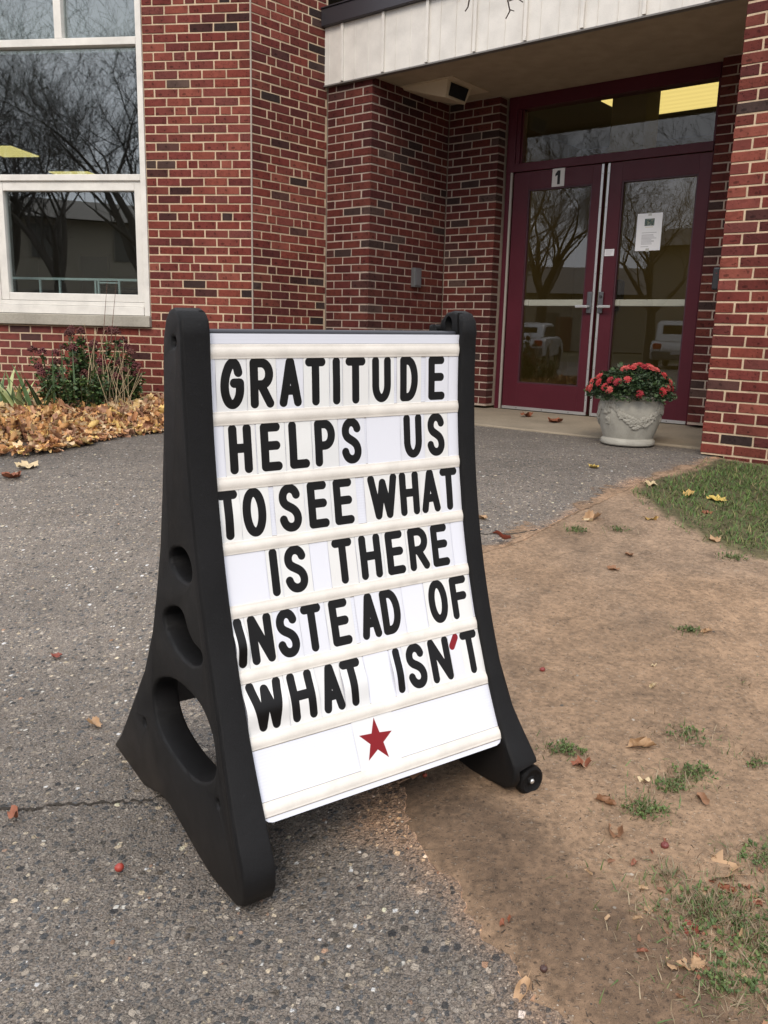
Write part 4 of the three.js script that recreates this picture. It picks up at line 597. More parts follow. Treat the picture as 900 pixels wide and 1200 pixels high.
  const bow = { '4_0': 0.014, '5_0': 0.012, '5_1': 0.006, '5_3': 0.007, '0_0': 0.002, '2_0': 0.003, '5_4': 0.005 };
  for (const k of cards) {
    const bo = bow[k.ri + '_' + k.i] ?? rr(0.0003, 0.001), base = 0.0008 + (k.i % 2) * 0.0005;
    obj('letter_card', strip(k.x0, k.x1, ys(k.bot - 0.001, k.top + 0.001, 14).map((y) => { const t = (y - k.bot) / (k.top - k.bot), s = Math.sin(Math.PI * clamp(t, 0, 1)); return [y, base + bo * s * s * (1.25 - 0.5 * t)]; }), 1, (s, t) => [lerp(k.u0, k.u1, s), lerp(k.v0, k.v1, t)]), cardMat, root);
  }
  // blank clear spacers between words
  const blankMat = std([0.7, 0.71, 0.77], 0.3);
  for (const [ri, a, b] of [[0, -0.297, -0.288], [1, 0.05, 0.137], [1, -0.298, -0.277], [2, -0.113, -0.109], [3, -0.298, -0.21], [3, -0.108, -0.066], [3, 0.262, 0.298], [4, 0.106, 0.164], [5, -0.016, 0.046], [0, 0.272, 0.298], [1, 0.27, 0.298]]) obj('blank_card', strip(a, b, ys(rails[ri + 1][0], rails[ri][1], 6).map((y) => [y, 0.0008])), blankMat, root);
  // raised maker's plate on the left frame (a plain rounded outline) and scuffs are left to the material
  { const s = new THREE.Shape(), w = 0.034, h = 0.026; s.absellipse(0, 0, w, h, 0, 6.2832); const hl = new THREE.Path(); hl.absellipse(0, 0, w * 0.92, h * 0.9, 0, 6.2832); s.holes.push(hl);
    const g = new THREE.ExtrudeGeometry([s, ...[-0.014, 0, 0.014].map((x) => new THREE.Shape([[x - 0.004, -0.012], [x + 0.004, -0.012], [x + 0.004, 0.012], [x - 0.004, 0.012]].map((p) => new THREE.Vector2(...p))))], { depth: 0.001, bevelEnabled: false }); g.rotateY(-Math.PI / 2); obj('maker_plate', g, black, left, [-0.357, 0.108, -0.012]); }
}

// ---------------------------------------------------------------- leaves, plants, pot
function leafGeo(seed, lobes, curl, len = 1, wid = 0.8) { // a lobed leaf, base at the origin, pointing along +x, curled; unit length
  const r = rng(seed), n = 26, P = [[0.42, 0, 0]], out = [];
  for (let i = 0; i < n; i++) { const a = i / n * Math.PI * 2; let q = 0.5 + 0.5 * Math.cos(a); let rad = lobes ? (0.36 + 0.17 * Math.abs(Math.cos(a * lobes / 2)) * (0.8 + 0.5 * r())) * (1 - 0.12 * Math.cos(a)) : 0.46 * (0.86 + 0.1 * r()); if (lobes && i % 2) rad *= 0.82; out.push([0.5 + rad * Math.cos(a) * 1.15, rad * Math.sin(a) * wid * (lobes ? 1.15 : 0.9)]); }
  const bend = (x, y) => curl * (0.55 * (x - 0.5) ** 2 + 0.9 * y * y * (r() * 0.3 + 0.85)) + curl * 0.16 * Math.sin(x * 9 + y * 7 + seed) + 0.02 * (r() - 0.5) * curl;
  const V = [], C = [0.5, 0]; for (let i = 0; i < n; i++) { const a = out[i], b = out[(i + 1) % n]; V.push(C, [(C[0] + a[0]) / 2, (C[1] + a[1]) / 2], [(C[0] + b[0]) / 2, (C[1] + b[1]) / 2], [(C[0] + a[0]) / 2, (C[1] + a[1]) / 2], a, b, [(C[0] + a[0]) / 2, (C[1] + a[1]) / 2], b, [(C[0] + b[0]) / 2, (C[1] + b[1]) / 2]); }
  const memo = new Map(), pos = []; for (const v of V) { const k = v[0].toFixed(4) + ',' + v[1].toFixed(4); if (!memo.has(k)) memo.set(k, bend(v[0], v[1])); pos.push(v[0] * len, memo.get(k) * len, v[1] * len); }
  // stem
  pos.push(0.02, memo.values().next().value * 0, 0.012, 0.02, 0, -0.012, -0.32 * len, 0.02 + curl * 0.1, 0.0);
  const g = new THREE.BufferGeometry(); g.setAttribute('position', new THREE.Float32BufferAttribute(pos, 3)); const m = mergeVertices(g, 1e-4); m.computeVertexNormals(); m.setAttribute('uv', new THREE.Float32BufferAttribute(new Float32Array(m.attributes.position.count * 2).map((_, i) => m.attributes.position.array[(i >> 1) * 3 + (i & 1 ? 2 : 0)]), 2)); return m;
}
const leafMat = (c, rough = 0.75) => new THREE.MeshPhysicalMaterial({ color: col(...c), roughness: rough, side: THREE.DoubleSide, map: sc(grain, 0.9), transmission: 0.0 });
const LG = [leafGeo(11, 5, 0.55), leafGeo(12, 5, 0.9), leafGeo(13, 3, 0.7), leafGeo(14, 0, 1.1, 1, 0.6), leafGeo(15, 7, 0.45), leafGeo(16, 0, 0.7, 1, 0.5)];
const curled = (() => { const o = []; for (let s = 0; s < 3; s++) { const g = LG[s + 2].clone(), p = g.attributes.position, tight = 2.6 + s * 0.8; for (let i = 0; i < p.count; i++) { const z = p.getZ(i), a = z * tight * 1.6, R = 1 / (tight * 1.6); p.setZ(i, Math.sin(a) * R); p.setY(i, p.getY(i) * 0.3 + (1 - Math.cos(a)) * R); } g.computeVertexNormals(); o.push(g); } return o; })();
// leaf bank along the window wall (nobody could count it)
const BED = [[-5.6, -3.4], [-3.6, -4.3], [-2.85, -4.85], [-2.343, -5.06], [-2.128, -5.05], [-1.971, -5.12], [-1.877, -5.38], [-1.758, -5.71], [-1.557, -5.92], [-1.2, -6.3], [-0.72, -6.9], [-0.6, -7.7], [-1.14, -7.27], [-6.6, -8.1]];
const bedH = (x, z) => { const d = polyDist(x, z, BED.slice(0, 11)), w = polyDist(x, z, [[-1.14, -7.27], [-6.6, -8.1]]); return 0.078 * sm(d / 0.35) * (0.75 + 0.5 * fbm(x * 2, z * 2 + 4, 2)) + 0.01; };
{
  const sh = []; const g = sheet(range(-6.5, -0.5, 0.12), range(-3.4, -8.2, 0.12), (x, z) => gh(x, z) + (inPoly(x, z, BED) ? 0.014 + bedH(x, z) * 0.6 : -0.03), () => [1, 1, 1]);
  tag(structure(obj('planting_bed', g, std([0.06, 0.042, 0.03], 1))), 'dark planting bed along the foot of the window wall', 'bed');
  const r = rng(55), pal = [[0.42, 0.21, 0.085], [0.32, 0.145, 0.06], [0.52, 0.3, 0.125], [0.6, 0.42, 0.19], [0.25, 0.11, 0.055], [0.48, 0.25, 0.09], [0.62, 0.42, 0.14], [0.58, 0.42, 0.25], [0.38, 0.21, 0.12], [0.28, 0.145, 0.085]];
  const t = stuff(thing('leaf_litter', 'bank of brown and golden fallen leaves along the window wall', 'leaves')), mats = new THREE.MeshStandardMaterial({ roughness: 0.72, side: THREE.DoubleSide, map: sc(grain, 0.8) });
  const lists = [...LG, ...curled].map(() => []);
  const put = (x, z, y, s, flat_) => { const q = new THREE.Quaternion().setFromEuler(new THREE.Euler((r() - 0.5) * flat_, r() * 6.28, (r() - 0.5) * flat_)); const k = r() < 0.4 ? Math.floor(r() * LG.length) : LG.length + Math.floor(r() * 3); const m = new THREE.Matrix4().compose(new THREE.Vector3(x, y, z), q, new THREE.Vector3(s, s * (0.7 + 0.6 * r()), s)); const c = pick(pal, r), v = 0.8 + 0.6 * r(); lists[k].push([m, col(c[0] * v, c[1] * v, c[2] * v)]); };
  for (let i = 0; i < 21000; i++) { const x = rr(-4.2, -0.6, r), z = rr(-8, -4.4, r); if (!inPoly(x, z, BED)) continue; const h = bedH(x, z); put(x, z, gh(x, z) + 0.02 + h * (0.5 + 0.55 * r()), rr(0.034, 0.092, r), 2.2); }
  for (let i = 0; i < 420; i++) { const k = Math.floor(r() * 9), a = BED[k], b = BED[k + 1], tt = r(), d = Math.abs(r() + r() + r() - 1.5) * 0.09; const x = lerp(a[0], b[0], tt) + d * 0.6, z = lerp(a[1], b[1], tt) + d; put(x, z, gh(x, z) + 0.025, rr(0.035, 0.08, r), 0.8); }
  [...LG, ...curled].forEach((g2, i) => { const L = lists[i]; if (!L.length) return; const im = new THREE.InstancedMesh(g2, mats, L.length); L.forEach(([m, c], j) => { im.setMatrixAt(j, m); im.setColorAt(j, c); }); im.name = 'fallen_leaves'; im.castShadow = im.receiveShadow = true; t.add(stuff(im)); });
  // straw and dead stalks lying in the bank
  const S = []; for (let i = 0; i < 230; i++) { const x = rr(-3.2, -0.9, r), z = rr(-7.2, -4.9, r); if (!inPoly(x, z, BED)) continue; const y = gh(x, z) + 0.03 + bedH(x, z) * 1.05, a = r() * 6.28, L = rr(0.05, 0.17, r); S.push(cyl(0.0022, 0.001, [x, y + r() * 0.02, z], [x + Math.cos(a) * L, y + r() * 0.06, z + Math.sin(a) * L], 4)); }
  stuff(obj('straw', S, std([0.5, 0.38, 0.18], 0.8), t));
}
function blade(x, y, z, az, len, wid, lean, tip, droop = 0.5, n = 6) { // one long leaf as a tapered folded strip
  const P = [], I = [], dx = Math.cos(az), dz = Math.sin(az); let px = x, py = y, pz = z, a = lean; const st = len / n;
  for (let i = 0; i <= n; i++) { const t = i / n, w = wid * (i === n ? 0.02 : (1 - Math.pow(t, 2.2)) * (0.75 + 0.25 * Math.sin(Math.min(1, t * 3) * 1.57))); P.push(px - dz * w, py, pz + dx * w, px, py - w * 0.35, pz, px + dz * w, py, pz - dx * w); if (i) { const b = (i - 1) * 3; I.push(b, b + 1, b + 4, b, b + 4, b + 3, b + 1, b + 2, b + 5, b + 1, b + 5, b + 4); } a += droop * tip / n; px += Math.sin(a) * dx * st; py += Math.cos(a) * st; pz += Math.sin(a) * dz * st; }
  const g = new THREE.BufferGeometry(); g.setAttribute('position', new THREE.Float32BufferAttribute(P, 3)); g.setIndex(I); g.computeVertexNormals(); return g;
}
{
  const green = [[0.1, 0.17, 0.06], [0.075, 0.13, 0.05], [0.16, 0.22, 0.07], [0.06, 0.1, 0.045]].map((c) => leafMat(c, 0.5)), pale = leafMat([0.42, 0.46, 0.2], 0.5), r = rng(77);
  const t = thing('iris_plant', 'clump of pale green sword-shaped leaves at the left edge of the leaf bank', 'plant', [-2.66, gh(-2.66, -6.2) + 0.07, -6.2]);
  for (let i = 0; i < 26; i++) { const a = r() * 6.28, L = rr(0.22, 0.44, r); obj('leaf', blade(rr(-0.2, 0.17, r), 0, rr(-0.12, 0.12, r), a, L, rr(0.017, 0.028, r), rr(0.05, 0.55, r), rr(0.2, 1.4, r)), i % 7 === 2 ? pale : pick(green, r), t); }
  obj('leaf', blade(0.02, 0, 0.12, 3.5, 0.42, 0.034, 0.5, 1.2), pale, t); obj('leaf', blade(-0.1, 0, 0.1, 2.9, 0.38, 0.03, 0.7, 0.9), pale, t);
  for (let i = 0; i < 3; i++) obj('leaf', blade(0.18 + i * 0.08, 0, -0.1, r() * 6.28, rr(0.5, 0.62, r), 0.008, 0.08, 0.2), green[1], t);
  const stem = leafMat([0.12, 0.1, 0.045]), lf = [[0.07, 0.13, 0.035], [0.045, 0.09, 0.028], [0.11, 0.17, 0.045], [0.034, 0.06, 0.022]].map((c) => leafMat(c, 0.55)), head = [[0.09, 0.026, 0.024], [0.11, 0.04, 0.032], [0.07, 0.024, 0.02], [0.12, 0.034, 0.036]].map((c) => std(c, 0.9));
  function sedum(label, x, z, w, hgt, stems, leafLow, seed, headed) {
    const q = rng(seed), t2 = thing('sedum_plant', label, 'plant', [x, gh(x, z) + 0.07, z]), st = [], leaves = lf.map(() => []), heads = [];
    for (let i = 0; i < stems; i++) {
      const a = q() * 6.28, R = Math.sqrt(q()) * w * 0.4, bxx = Math.cos(a) * R, bz = Math.sin(a) * R * 0.7, h = hgt * rr(0.5, 1, q), tx = bxx + Math.cos(a) * w * 0.22 * q() + (q() - 0.5) * 0.1, tz2 = bz + Math.sin(a) * 0.1; st.push(cyl(0.0045, 0.003, [bxx, 0, bz], [tx, h, tz2], 5));
      const nl = Math.round(h * 85); for (let k = 0; k < nl; k++) { const tt = Math.pow(q(), leafLow) * 0.93, g = LG[3].clone(), s = rr(0.05, 0.1, q) * (1 - 0.4 * tt); g.scale(s, s * 0.6, s * 0.95); g.rotateZ(rr(-0.2, 0.7, q)); g.rotateX(rr(-0.5, 0.5, q)); g.rotateY(q() * 6.28); g.translate(lerp(bxx, tx, tt), h * tt, lerp(bz, tz2, tt)); leaves[Math.floor(q() * lf.length)].push(g); }
      if (headed && q() < headed) heads.push([tx, h, tz2, rr(0.022, 0.042, q)]);
    }
    obj('stem', st, stem, t2); leaves.forEach((L, i) => L.length && stuff(obj('foliage', L, lf[i], t2)));
    for (const [a, b, c, s] of heads) { const g = []; for (let k = 0; k < 46; k++) { const e = new THREE.IcosahedronGeometry(0.0075, 0), u = q() * 6.28, v = Math.sqrt(q()) * s; e.translate(a + Math.cos(u) * v, b + 0.03 * q() + 0.9 * (s - v), c + Math.sin(u) * v * 0.9); g.push(e); } obj('flower_head', g, pick(head, q), t2); }
  }
  sedum('low leafy green plant in the middle of the leaf bank', -2.33, -6.35, 0.46, 0.38, 26, 0.7, 5, 0.05);
  sedum('tall plant with dull red flower heads against the brick wall', -2.3, -6.75, 0.56, 0.6, 26, 1.0, 6, 0.9);
  sedum('dark green plant at the right end of the bed with faded heads', -2.12, -6.7, 0.36, 0.45, 18, 0.9, 8, 0.7);
  sedum('reddish small plant beside the sword-shaped leaves', -2.62, -6.75, 0.3, 0.44, 10, 1.0, 9, 0.9);
  const ds = thing('dry_stalks', 'tall pale dry stalks standing among the plants under the window', 'plant', [-2.16, gh(-2.16, -6.5) + 0.05, -6.5]), dm = std([0.46, 0.36, 0.22], 0.85);
  for (let i = 0; i < 22; i++) { const x = rr(-0.16, 0.16, r), z = rr(-0.12, 0.16, r), h = rr(0.3, 0.72, r), k = rr(-0.12, 0.16, r); obj('stalk', [cyl(0.0035, 0.0028, [x, 0, z], [x + k * 0.3, h * 0.5, z], 5), cyl(0.0028, 0.0015, [x + k * 0.3, h * 0.5, z], [x + k, h * (0.8 + 0.2 * r()), z + 0.05], 5)], dm, ds); }
  for (let i = 0; i < 9; i++) { const x = rr(-0.1, 0.3, r), z = rr(0, 0.25, r), a = rr(-0.9, 1.9, r), L = rr(0.25, 0.5, r); obj('stalk', cyl(0.003, 0.0015, [x, 0.05, z], [x + Math.cos(a) * L, 0.05 + Math.abs(Math.sin(a)) * L * 0.8, z + 0.1], 5), dm, ds); }
  for (const dx of [0, 0.06]) obj('stalk', cyl(0.003, 0.0012, [-0.02 + dx, 0.55, -0.05], [-0.04 + dx * 1.2, 1.02, -0.28], 5), std([0.12, 0.06, 0.04], 0.9), ds);
}
{ // pot of chrysanthemums
  const pos = [1.685, gh(1.685, -5.86) + 0.012, -5.86], t = thing('flower_pot', 'weathered stone-coloured flower pot with a moulded garland by the doors', 'flower pot', pos);
  const pr = [[0, 0], [0.172, 0], [0.181, 0.006], [0.184, 0.02], [0.18, 0.036], [0.17, 0.044], [0.168, 0.05], [0.176, 0.07], [0.196, 0.13], [0.21, 0.18], [0.2165, 0.225], [0.215, 0.262], [0.207, 0.292], [0.199, 0.306], [0.201, 0.312], [0.209, 0.317], [0.213, 0.325], [0.212, 0.334], [0.204, 0.341], [0.19, 0.341], [0.184, 0.33], [0.18, 0.29], [0.0, 0.285]].map((p) => new THREE.Vector2(...p));
  const stone = std([0.42, 0.405, 0.36], 0.9, { map: sc(concreteTex, 0.35), bumpMap: sc(concreteTex, 0.2), bumpScale: 0.003, side: THREE.DoubleSide });
  const g = new THREE.LatheGeometry(new THREE.SplineCurve(pr.slice(1, 21)).getPoints(110).concat(pr.slice(21)), 64); const uv = g.attributes.uv; for (let i = 0; i < uv.count; i++) uv.setXY(i, uv.getX(i) * 1.3, uv.getY(i) * 0.8); obj('pot', toCreasedNormals(g, 0.9), stone, t);
  const rad = (y) => { for (let i = 8; i < 15; i++) if (y <= pr[i + 1].y) return lerp(pr[i].x, pr[i + 1].x, (y - pr[i].y) / (pr[i + 1].y - pr[i].y)); return 0.205; };
  const q = rng(8), G = []; const dab = (a, y, s, el = 1) => { const e = new THREE.IcosahedronGeometry(1, 1); e.scale(s * el, s * 0.75, s * 0.5); e.rotateZ(q() * 3); e.translate(0, y, rad(y) + s * 0.12); e.rotateY(a); G.push(e); };
  for (let k = 0; k < 3; k++) { const a0 = k * 2.0944 - 1.02; for (let i = 0; i <= 60; i++) { const u = i / 60, a = a0 + 0.2 + u * 1.69, y = 0.275 - 0.115 * Math.sin(u * Math.PI), wd = 0.014 + 0.02 * Math.sin(u * Math.PI); for (let m = 0; m < 4; m++) dab(a + (q() - 0.5) * 0.05, y + (q() - 0.5) * 2 * wd, rr(0.009, 0.016, q)); } for (let m = 0; m < 26; m++) { const u = q() * 6.28, R = Math.sqrt(q()) * 0.045; dab(a0 + Math.cos(u) * R / 0.21, 0.262 + Math.sin(u) * R, rr(0.012, 0.02, q), 1.2); } for (let m = 0; m < 12; m++) dab(a0 + (q() - 0.5) * 0.16, 0.2 - q() * 0.05, rr(0.008, 0.012, q)); }
  obj('garland', G, stone, t);
  obj('soil', (() => { const s = new THREE.CircleGeometry(0.184, 32); s.rotateX(-Math.PI / 2); return s; })(), std([0.02, 0.015, 0.01], 1), t, [0, 0.318, 0]);
  const f = thing('chrysanthemum', 'bushy green chrysanthemum with coral red blooms in the stone pot', 'flowers', [pos[0], pos[1] + 0.318, pos[2]]);
  const leafs = [[0.03, 0.062, 0.02], [0.022, 0.045, 0.017], [0.05, 0.09, 0.026], [0.035, 0.05, 0.02]].map((c) => leafMat(c, 0.6)), LL = leafs.map(() => []), dome = (u, el, k = 1) => { const R = 0.282 * k, bump = 1 + 0.16 * (vnoise(u * 2 + 3, el * 3) - 0.5); return [Math.cos(u) * Math.cos(el) * R * bump, 0.02 + Math.sin(el) * 0.2 * k * bump, Math.sin(u) * Math.cos(el) * R * bump]; };
  for (let i = 0; i < 2400; i++) { const u = q() * 6.28, el = Math.asin(q() * 1.12 - 0.12), k = 0.55 + 0.47 * Math.sqrt(q()), p = dome(u, el, k), s = rr(0.02, 0.04, q), g2 = LG[[0, 3, 5][i % 3]].clone(); g2.scale(s, s * 0.8, s); g2.rotateZ(rr(-0.6, 0.9, q)); g2.rotateX(rr(-0.9, 0.9, q)); g2.rotateY(-u + rr(-0.9, 0.9, q)); g2.translate(...p); LL[Math.floor(q() * 4)].push(g2); }
  LL.forEach((L, i) => stuff(obj('foliage', L, leafs[i], f)));
  const ST = []; for (let i = 0; i < 60; i++) { const u = q() * 6.28, p = dome(u, q() * 1.4, 0.95); ST.push(cyl(0.003, 0.002, [p[0] * 0.25, 0, p[2] * 0.25], p, 4)); } stuff(obj('stems', ST, leafs[1], f));
  const petal = [[0.38, 0.025, 0.03], [0.43, 0.045, 0.046], [0.27, 0.014, 0.023], [0.46, 0.08, 0.07]].map((c) => std(c, 0.6, { side: THREE.DoubleSide }));
  const bloom = (s, seed) => { const b = rng(seed), P = []; for (let L = 0; L < 4; L++) { const n = 13 - L * 2; for (let i = 0; i < n; i++) { const g2 = new THREE.SphereGeometry(1, 6, 4); g2.scale(s * (0.55 - 0.06 * L), s * 0.1, s * 0.17); g2.translate(s * (0.52 - 0.12 * L), 0, 0); g2.rotateZ(0.05 + L * 0.33 + b() * 0.2); g2.rotateY((i + L * 0.5) / n * 6.2832 + b() * 0.2); g2.translate(0, s * 0.06 * L, 0); P.push(g2); } } return mergeGeometries(P.map((x) => x.toNonIndexed())); };
  const BL = [1, 2, 3, 4].map((k) => bloom(1, k * 17));
  // where the photograph shows blooms: (angle as seen from the path, height)
  const view = Math.atan2(-pos[2], -pos[0]), spots = [[-0.3, 1.25], [-0.05, 1.2], [0.15, 1.3], [0.6, 1.15], [0.85, 1.05], [-0.65, 0.55], [-0.4, 0.5], [-0.15, 0.62], [-0.75, 0.3], [-1.0, 0.42], [-1.25, 0.2], [-1.4, 0.4], [-1.3, 0.6], [-1.5, 0.15], [-0.55, 0.2], [0.2, 0.12], [0.85, 0.2], [1.0, 0.95], [1.2, 0.75], [1.35, 0.5], [1.45, 0.3], [1.15, 0.32], [0.95, 1.15], [-0.45, 1.1], [2.4, 0.6], [3.1, 0.9], [-2.4, 0.7], [2.8, 0.4], [-2.8, 0.4], [0.5, 1.3]];
  spots.forEach(([a, el], i) => { const u = view - a, p = dome(u, el, 1.0), s = rr(0.027, 0.038, q), m = obj('flower', BL[i % 4], petal[Math.floor(q() * 4)], f, p); m.scale.setScalar(s); m.quaternion.setFromUnitVectors(new THREE.Vector3(0, 1, 0), new THREE.Vector3(p[0], p[1] * 0.9 + 0.03, p[2]).normalize()); });
}
// ---------------------------------------------------------------- grass and things lying on the ground
const grassMats = [[0.085, 0.13, 0.035], [0.115, 0.155, 0.045], [0.065, 0.1, 0.03], [0.16, 0.15, 0.07], [0.2, 0.15, 0.092]].map((c) => new THREE.MeshStandardMaterial({ color: col(...c), roughness: 0.7, side: THREE.DoubleSide }));
{
  const r = rng(61), bl = [0, 1, 2].map((k) => blade(0, 0, 0, 0, 1, 0.04, 0.15 + k * 0.3, 0.9, 0.9, 4)), t = stuff(thing('grass', 'short green lawn grass beside the right brick pier', 'grass'));
  const L = [[], [], []]; let n = 0;
  for (let i = 0; i < 200000 && n < 60000; i++) { const x = rr(1.3, 4.6, r), z = rr(-5.4, -1.2, r); const ins = inPoly(x, z, LAWN); if (!ins && inPoly(x + 0.05, z, LAWN) === false) continue; const d = polyDist(x, z, LAWN), patch = fbm(x * 3 + 4, z * 3 + 9, 3); if (r() > sm((d + 0.02) / 0.16) * clamp((patch - 0.2) * 4.2, 0.35, 1)) continue; n++; const s = rr(0.018, 0.048, r), k = r(), c = [[0.07, 0.135, 0.025], [0.1, 0.17, 0.035], [0.05, 0.095, 0.022], [0.16, 0.165, 0.05], [0.28, 0.22, 0.11]][k < 0.35 ? 0 : k < 0.6 ? 1 : k < 0.82 ? 2 : k < 0.93 ? 3 : 4]; const v = 0.75 + 0.5 * r(); L[Math.floor(r() * 3)].push([new THREE.Matrix4().compose(new THREE.Vector3(x, gh(x, z) - 0.003, z), new THREE.Quaternion().setFromEuler(new THREE.Euler((r() - 0.5) * 0.7, r() * 6.28, (r() - 0.5) * 0.7)), new THREE.Vector3(s * 1.2, s, s * 1.2)), col(c[0] * v, c[1] * v, c[2] * v)]); }
  // the lawn thins out over the bare earth, and blades stray round the weed patches
  const stray = (x, z, dryness) => { if (x < edgeX(z) + 0.03) return; const s = rr(0.01, 0.032, r), c = r() < dryness ? pick([[0.22, 0.165, 0.1], [0.17, 0.11, 0.065], [0.28, 0.22, 0.14]], r) : pick([[0.07, 0.12, 0.03], [0.1, 0.15, 0.045], [0.13, 0.14, 0.05]], r), v = 0.7 + 0.5 * r(), fl = r() < 0.55 ? 2.4 : 0.9; L[Math.floor(r() * 3)].push([new THREE.Matrix4().compose(new THREE.Vector3(x, gh(x, z) + rough(x, z) - 0.001, z), new THREE.Quaternion().setFromEuler(new THREE.Euler((r() - 0.5) * fl, r() * 6.28, (r() - 0.5) * fl)), new THREE.Vector3(s * 1.1, s, s * 1.1)), col(c[0] * v, c[1] * v, c[2] * v)]); };
  for (let i = 0; i < 16000; i++) { const x = rr(0.8, 3.4, r), z = rr(-5.2, -1.0, r); if (inPoly(x, z, LAWN)) continue; const d = polyDist(x, z, LAWN); if (r() < Math.exp(-d / 0.07) * (0.2 + 1.6 * Math.max(0, fbm(x * 5, z * 5 + 2, 3) - 0.4))) stray(x, z, 0.45); }
  for (const [x, z, w, n, dr] of [[0.6, -1.72, 0.1, 260, 0.4], [0.72, -1.83, 0.11, 300, 0.5], [0.82, -2.06, 0.12, 260, 0.6], [0.48, -1.97, 0.09, 150, 0.5], [0.82, -1.53, 0.14, 420, 0.5], [0.62, -1.38, 0.2, 1300, 0.6], [0.72, -1.24, 0.2, 1200, 0.5], [0.56, -1.18, 0.14, 500, 0.6], [0.95, -1.95, 0.1, 130, 0.7], [0.9, -3.82, 0.12, 120, 0.5], [1.1, -3.82, 0.12, 120, 0.5], [1.07, -2.78, 0.09, 90, 0.5], [0.95, -1.3, 0.25, 900, 0.7], [1.1, -2.4, 0.12, 60, 0.8]]) for (let i = 0; i < n; i++) { const a = r() * 6.28, R = (r() + r() + r() - 1.5) * 1.1 * w; stray(x + Math.cos(a) * R, z + Math.sin(a) * R * 0.8, dr); }
  const m = new THREE.MeshStandardMaterial({ roughness: 0.65, side: THREE.DoubleSide }); L.forEach((a, i) => { const im = new THREE.InstancedMesh(bl[i], m, a.length); a.forEach(([q, c], j) => { im.setMatrixAt(j, q); im.setColorAt(j, c); }); im.name = 'grass_blades'; im.castShadow = im.receiveShadow = true; t.add(stuff(im)); });
}
function tuft(x, z, w, n, h, dry, label, seed) {
  const r = rng(seed), t = thing('grass_tuft', label, 'grass tuft', [x, gh(x, z), z]), L = grassMats.map(() => []);
  for (let i = 0; i < n * 1.7; i++) { const a = r() * 6.28, R = Math.abs(r() + r() + r() - 1.5) * 1.15 * w, px = Math.cos(a) * R, pz = Math.sin(a) * R * 0.8, flat_ = r() < 0.6 ? rr(0.9, 1.45, r) : rr(0.1, 0.9, r); const y = gh(x + px, z + pz) - gh(x, z) - 0.002 + rough(x + px, z + pz); L[r() < dry ? 4 : Math.floor(r() * 4)].push(blade(px, y, pz, r() * 6.28, h * rr(0.4, 1.2, r), rr(0.0008, 0.0018, r), flat_, rr(0.2, 1.2, r), 0.8, 4)); }
  if (dry < 0.7) for (let i = 0; i < n * 0.4; i++) { const a = r() * 6.28, R = Math.pow(r(), 0.65) * w * 0.9, g = LG[3].clone(), s = rr(0.007, 0.016, r); g.scale(s, s, s); g.rotateZ(rr(0, 0.9, r)); g.rotateY(r() * 6.28); g.translate(Math.cos(a) * R, rr(0.003, h * 0.5, r), Math.sin(a) * R * 0.8); L[Math.floor(r() * 3)].push(g); }
  L.forEach((q, i) => q.length && stuff(obj('blades', q, grassMats[i], t)));
}
tuft(0.48, -1.97, 0.055, 150, 0.028, 0.3, 'green weed tuft just right of the sign\'s wheel', 101);
tuft(0.6, -1.7, 0.055, 170, 0.026, 0.25, 'broad low weed patch on the earth, lower left of the curled leaf', 102);
tuft(0.69, -1.8, 0.045, 110, 0.024, 0.35, 'narrow weed patch joining the two larger ones on the earth', 103);
tuft(0.77, -1.87, 0.055, 170, 0.028, 0.3, 'bushy weed patch on the bare earth near the right edge', 104);
tuft(0.82, -2.08, 0.06, 70, 0.02, 0.6, 'thin dry weed patch above the bushy one on the earth', 105);
tuft(0.94, -1.92, 0.03, 45, 0.02, 0.5, 'little weed tuft beside the right edge of the picture', 106);
tuft(0.89, -3.8, 0.06, 110, 0.03, 0.15, 'small grass tuft on the earth left of the lawn', 107);
tuft(1.1, -3.83, 0.05, 80, 0.025, 0.35, 'small greyish grass tuft between the lawn and the left tuft', 108);
tuft(1.075, -2.78, 0.04, 75, 0.026, 0.2, 'lone little grass tuft in the middle of the bare earth', 109);
tuft(0.82, -1.53, 0.085, 260, 0.03, 0.35, 'dense green tuft at the right edge beside the big brown leaf', 110);
tuft(0.575, -1.47, 0.06, 120, 0.03, 0.8, 'straw coloured dead grass patch near the bottom right', 111);
tuft(0.6, -1.36, 0.09, 240, 0.03, 0.72, 'large patch of dead grass and weeds near the bottom right', 112);
tuft(0.68, -1.27, 0.07, 160, 0.026, 0.6, 'brownish weed patch along the right edge near the bottom', 113);
tuft(0.575, -1.2, 0.05, 130, 0.024, 0.4, 'green and brown weed patch at the bottom right corner', 114);
tuft(0.66, -1.17, 0.06, 130, 0.024, 0.55, 'weed patch in the bottom right corner of the picture', 115);
tuft(0.66, -1.33, 0.16, 620, 0.026, 0.62, 'wide mat of dead brown grass and scraps at the bottom right', 117);
tuft(1.5, -3.5, 0.07, 130, 0.03, 0.3, 'ragged grass tuft at the near edge of the lawn', 116);
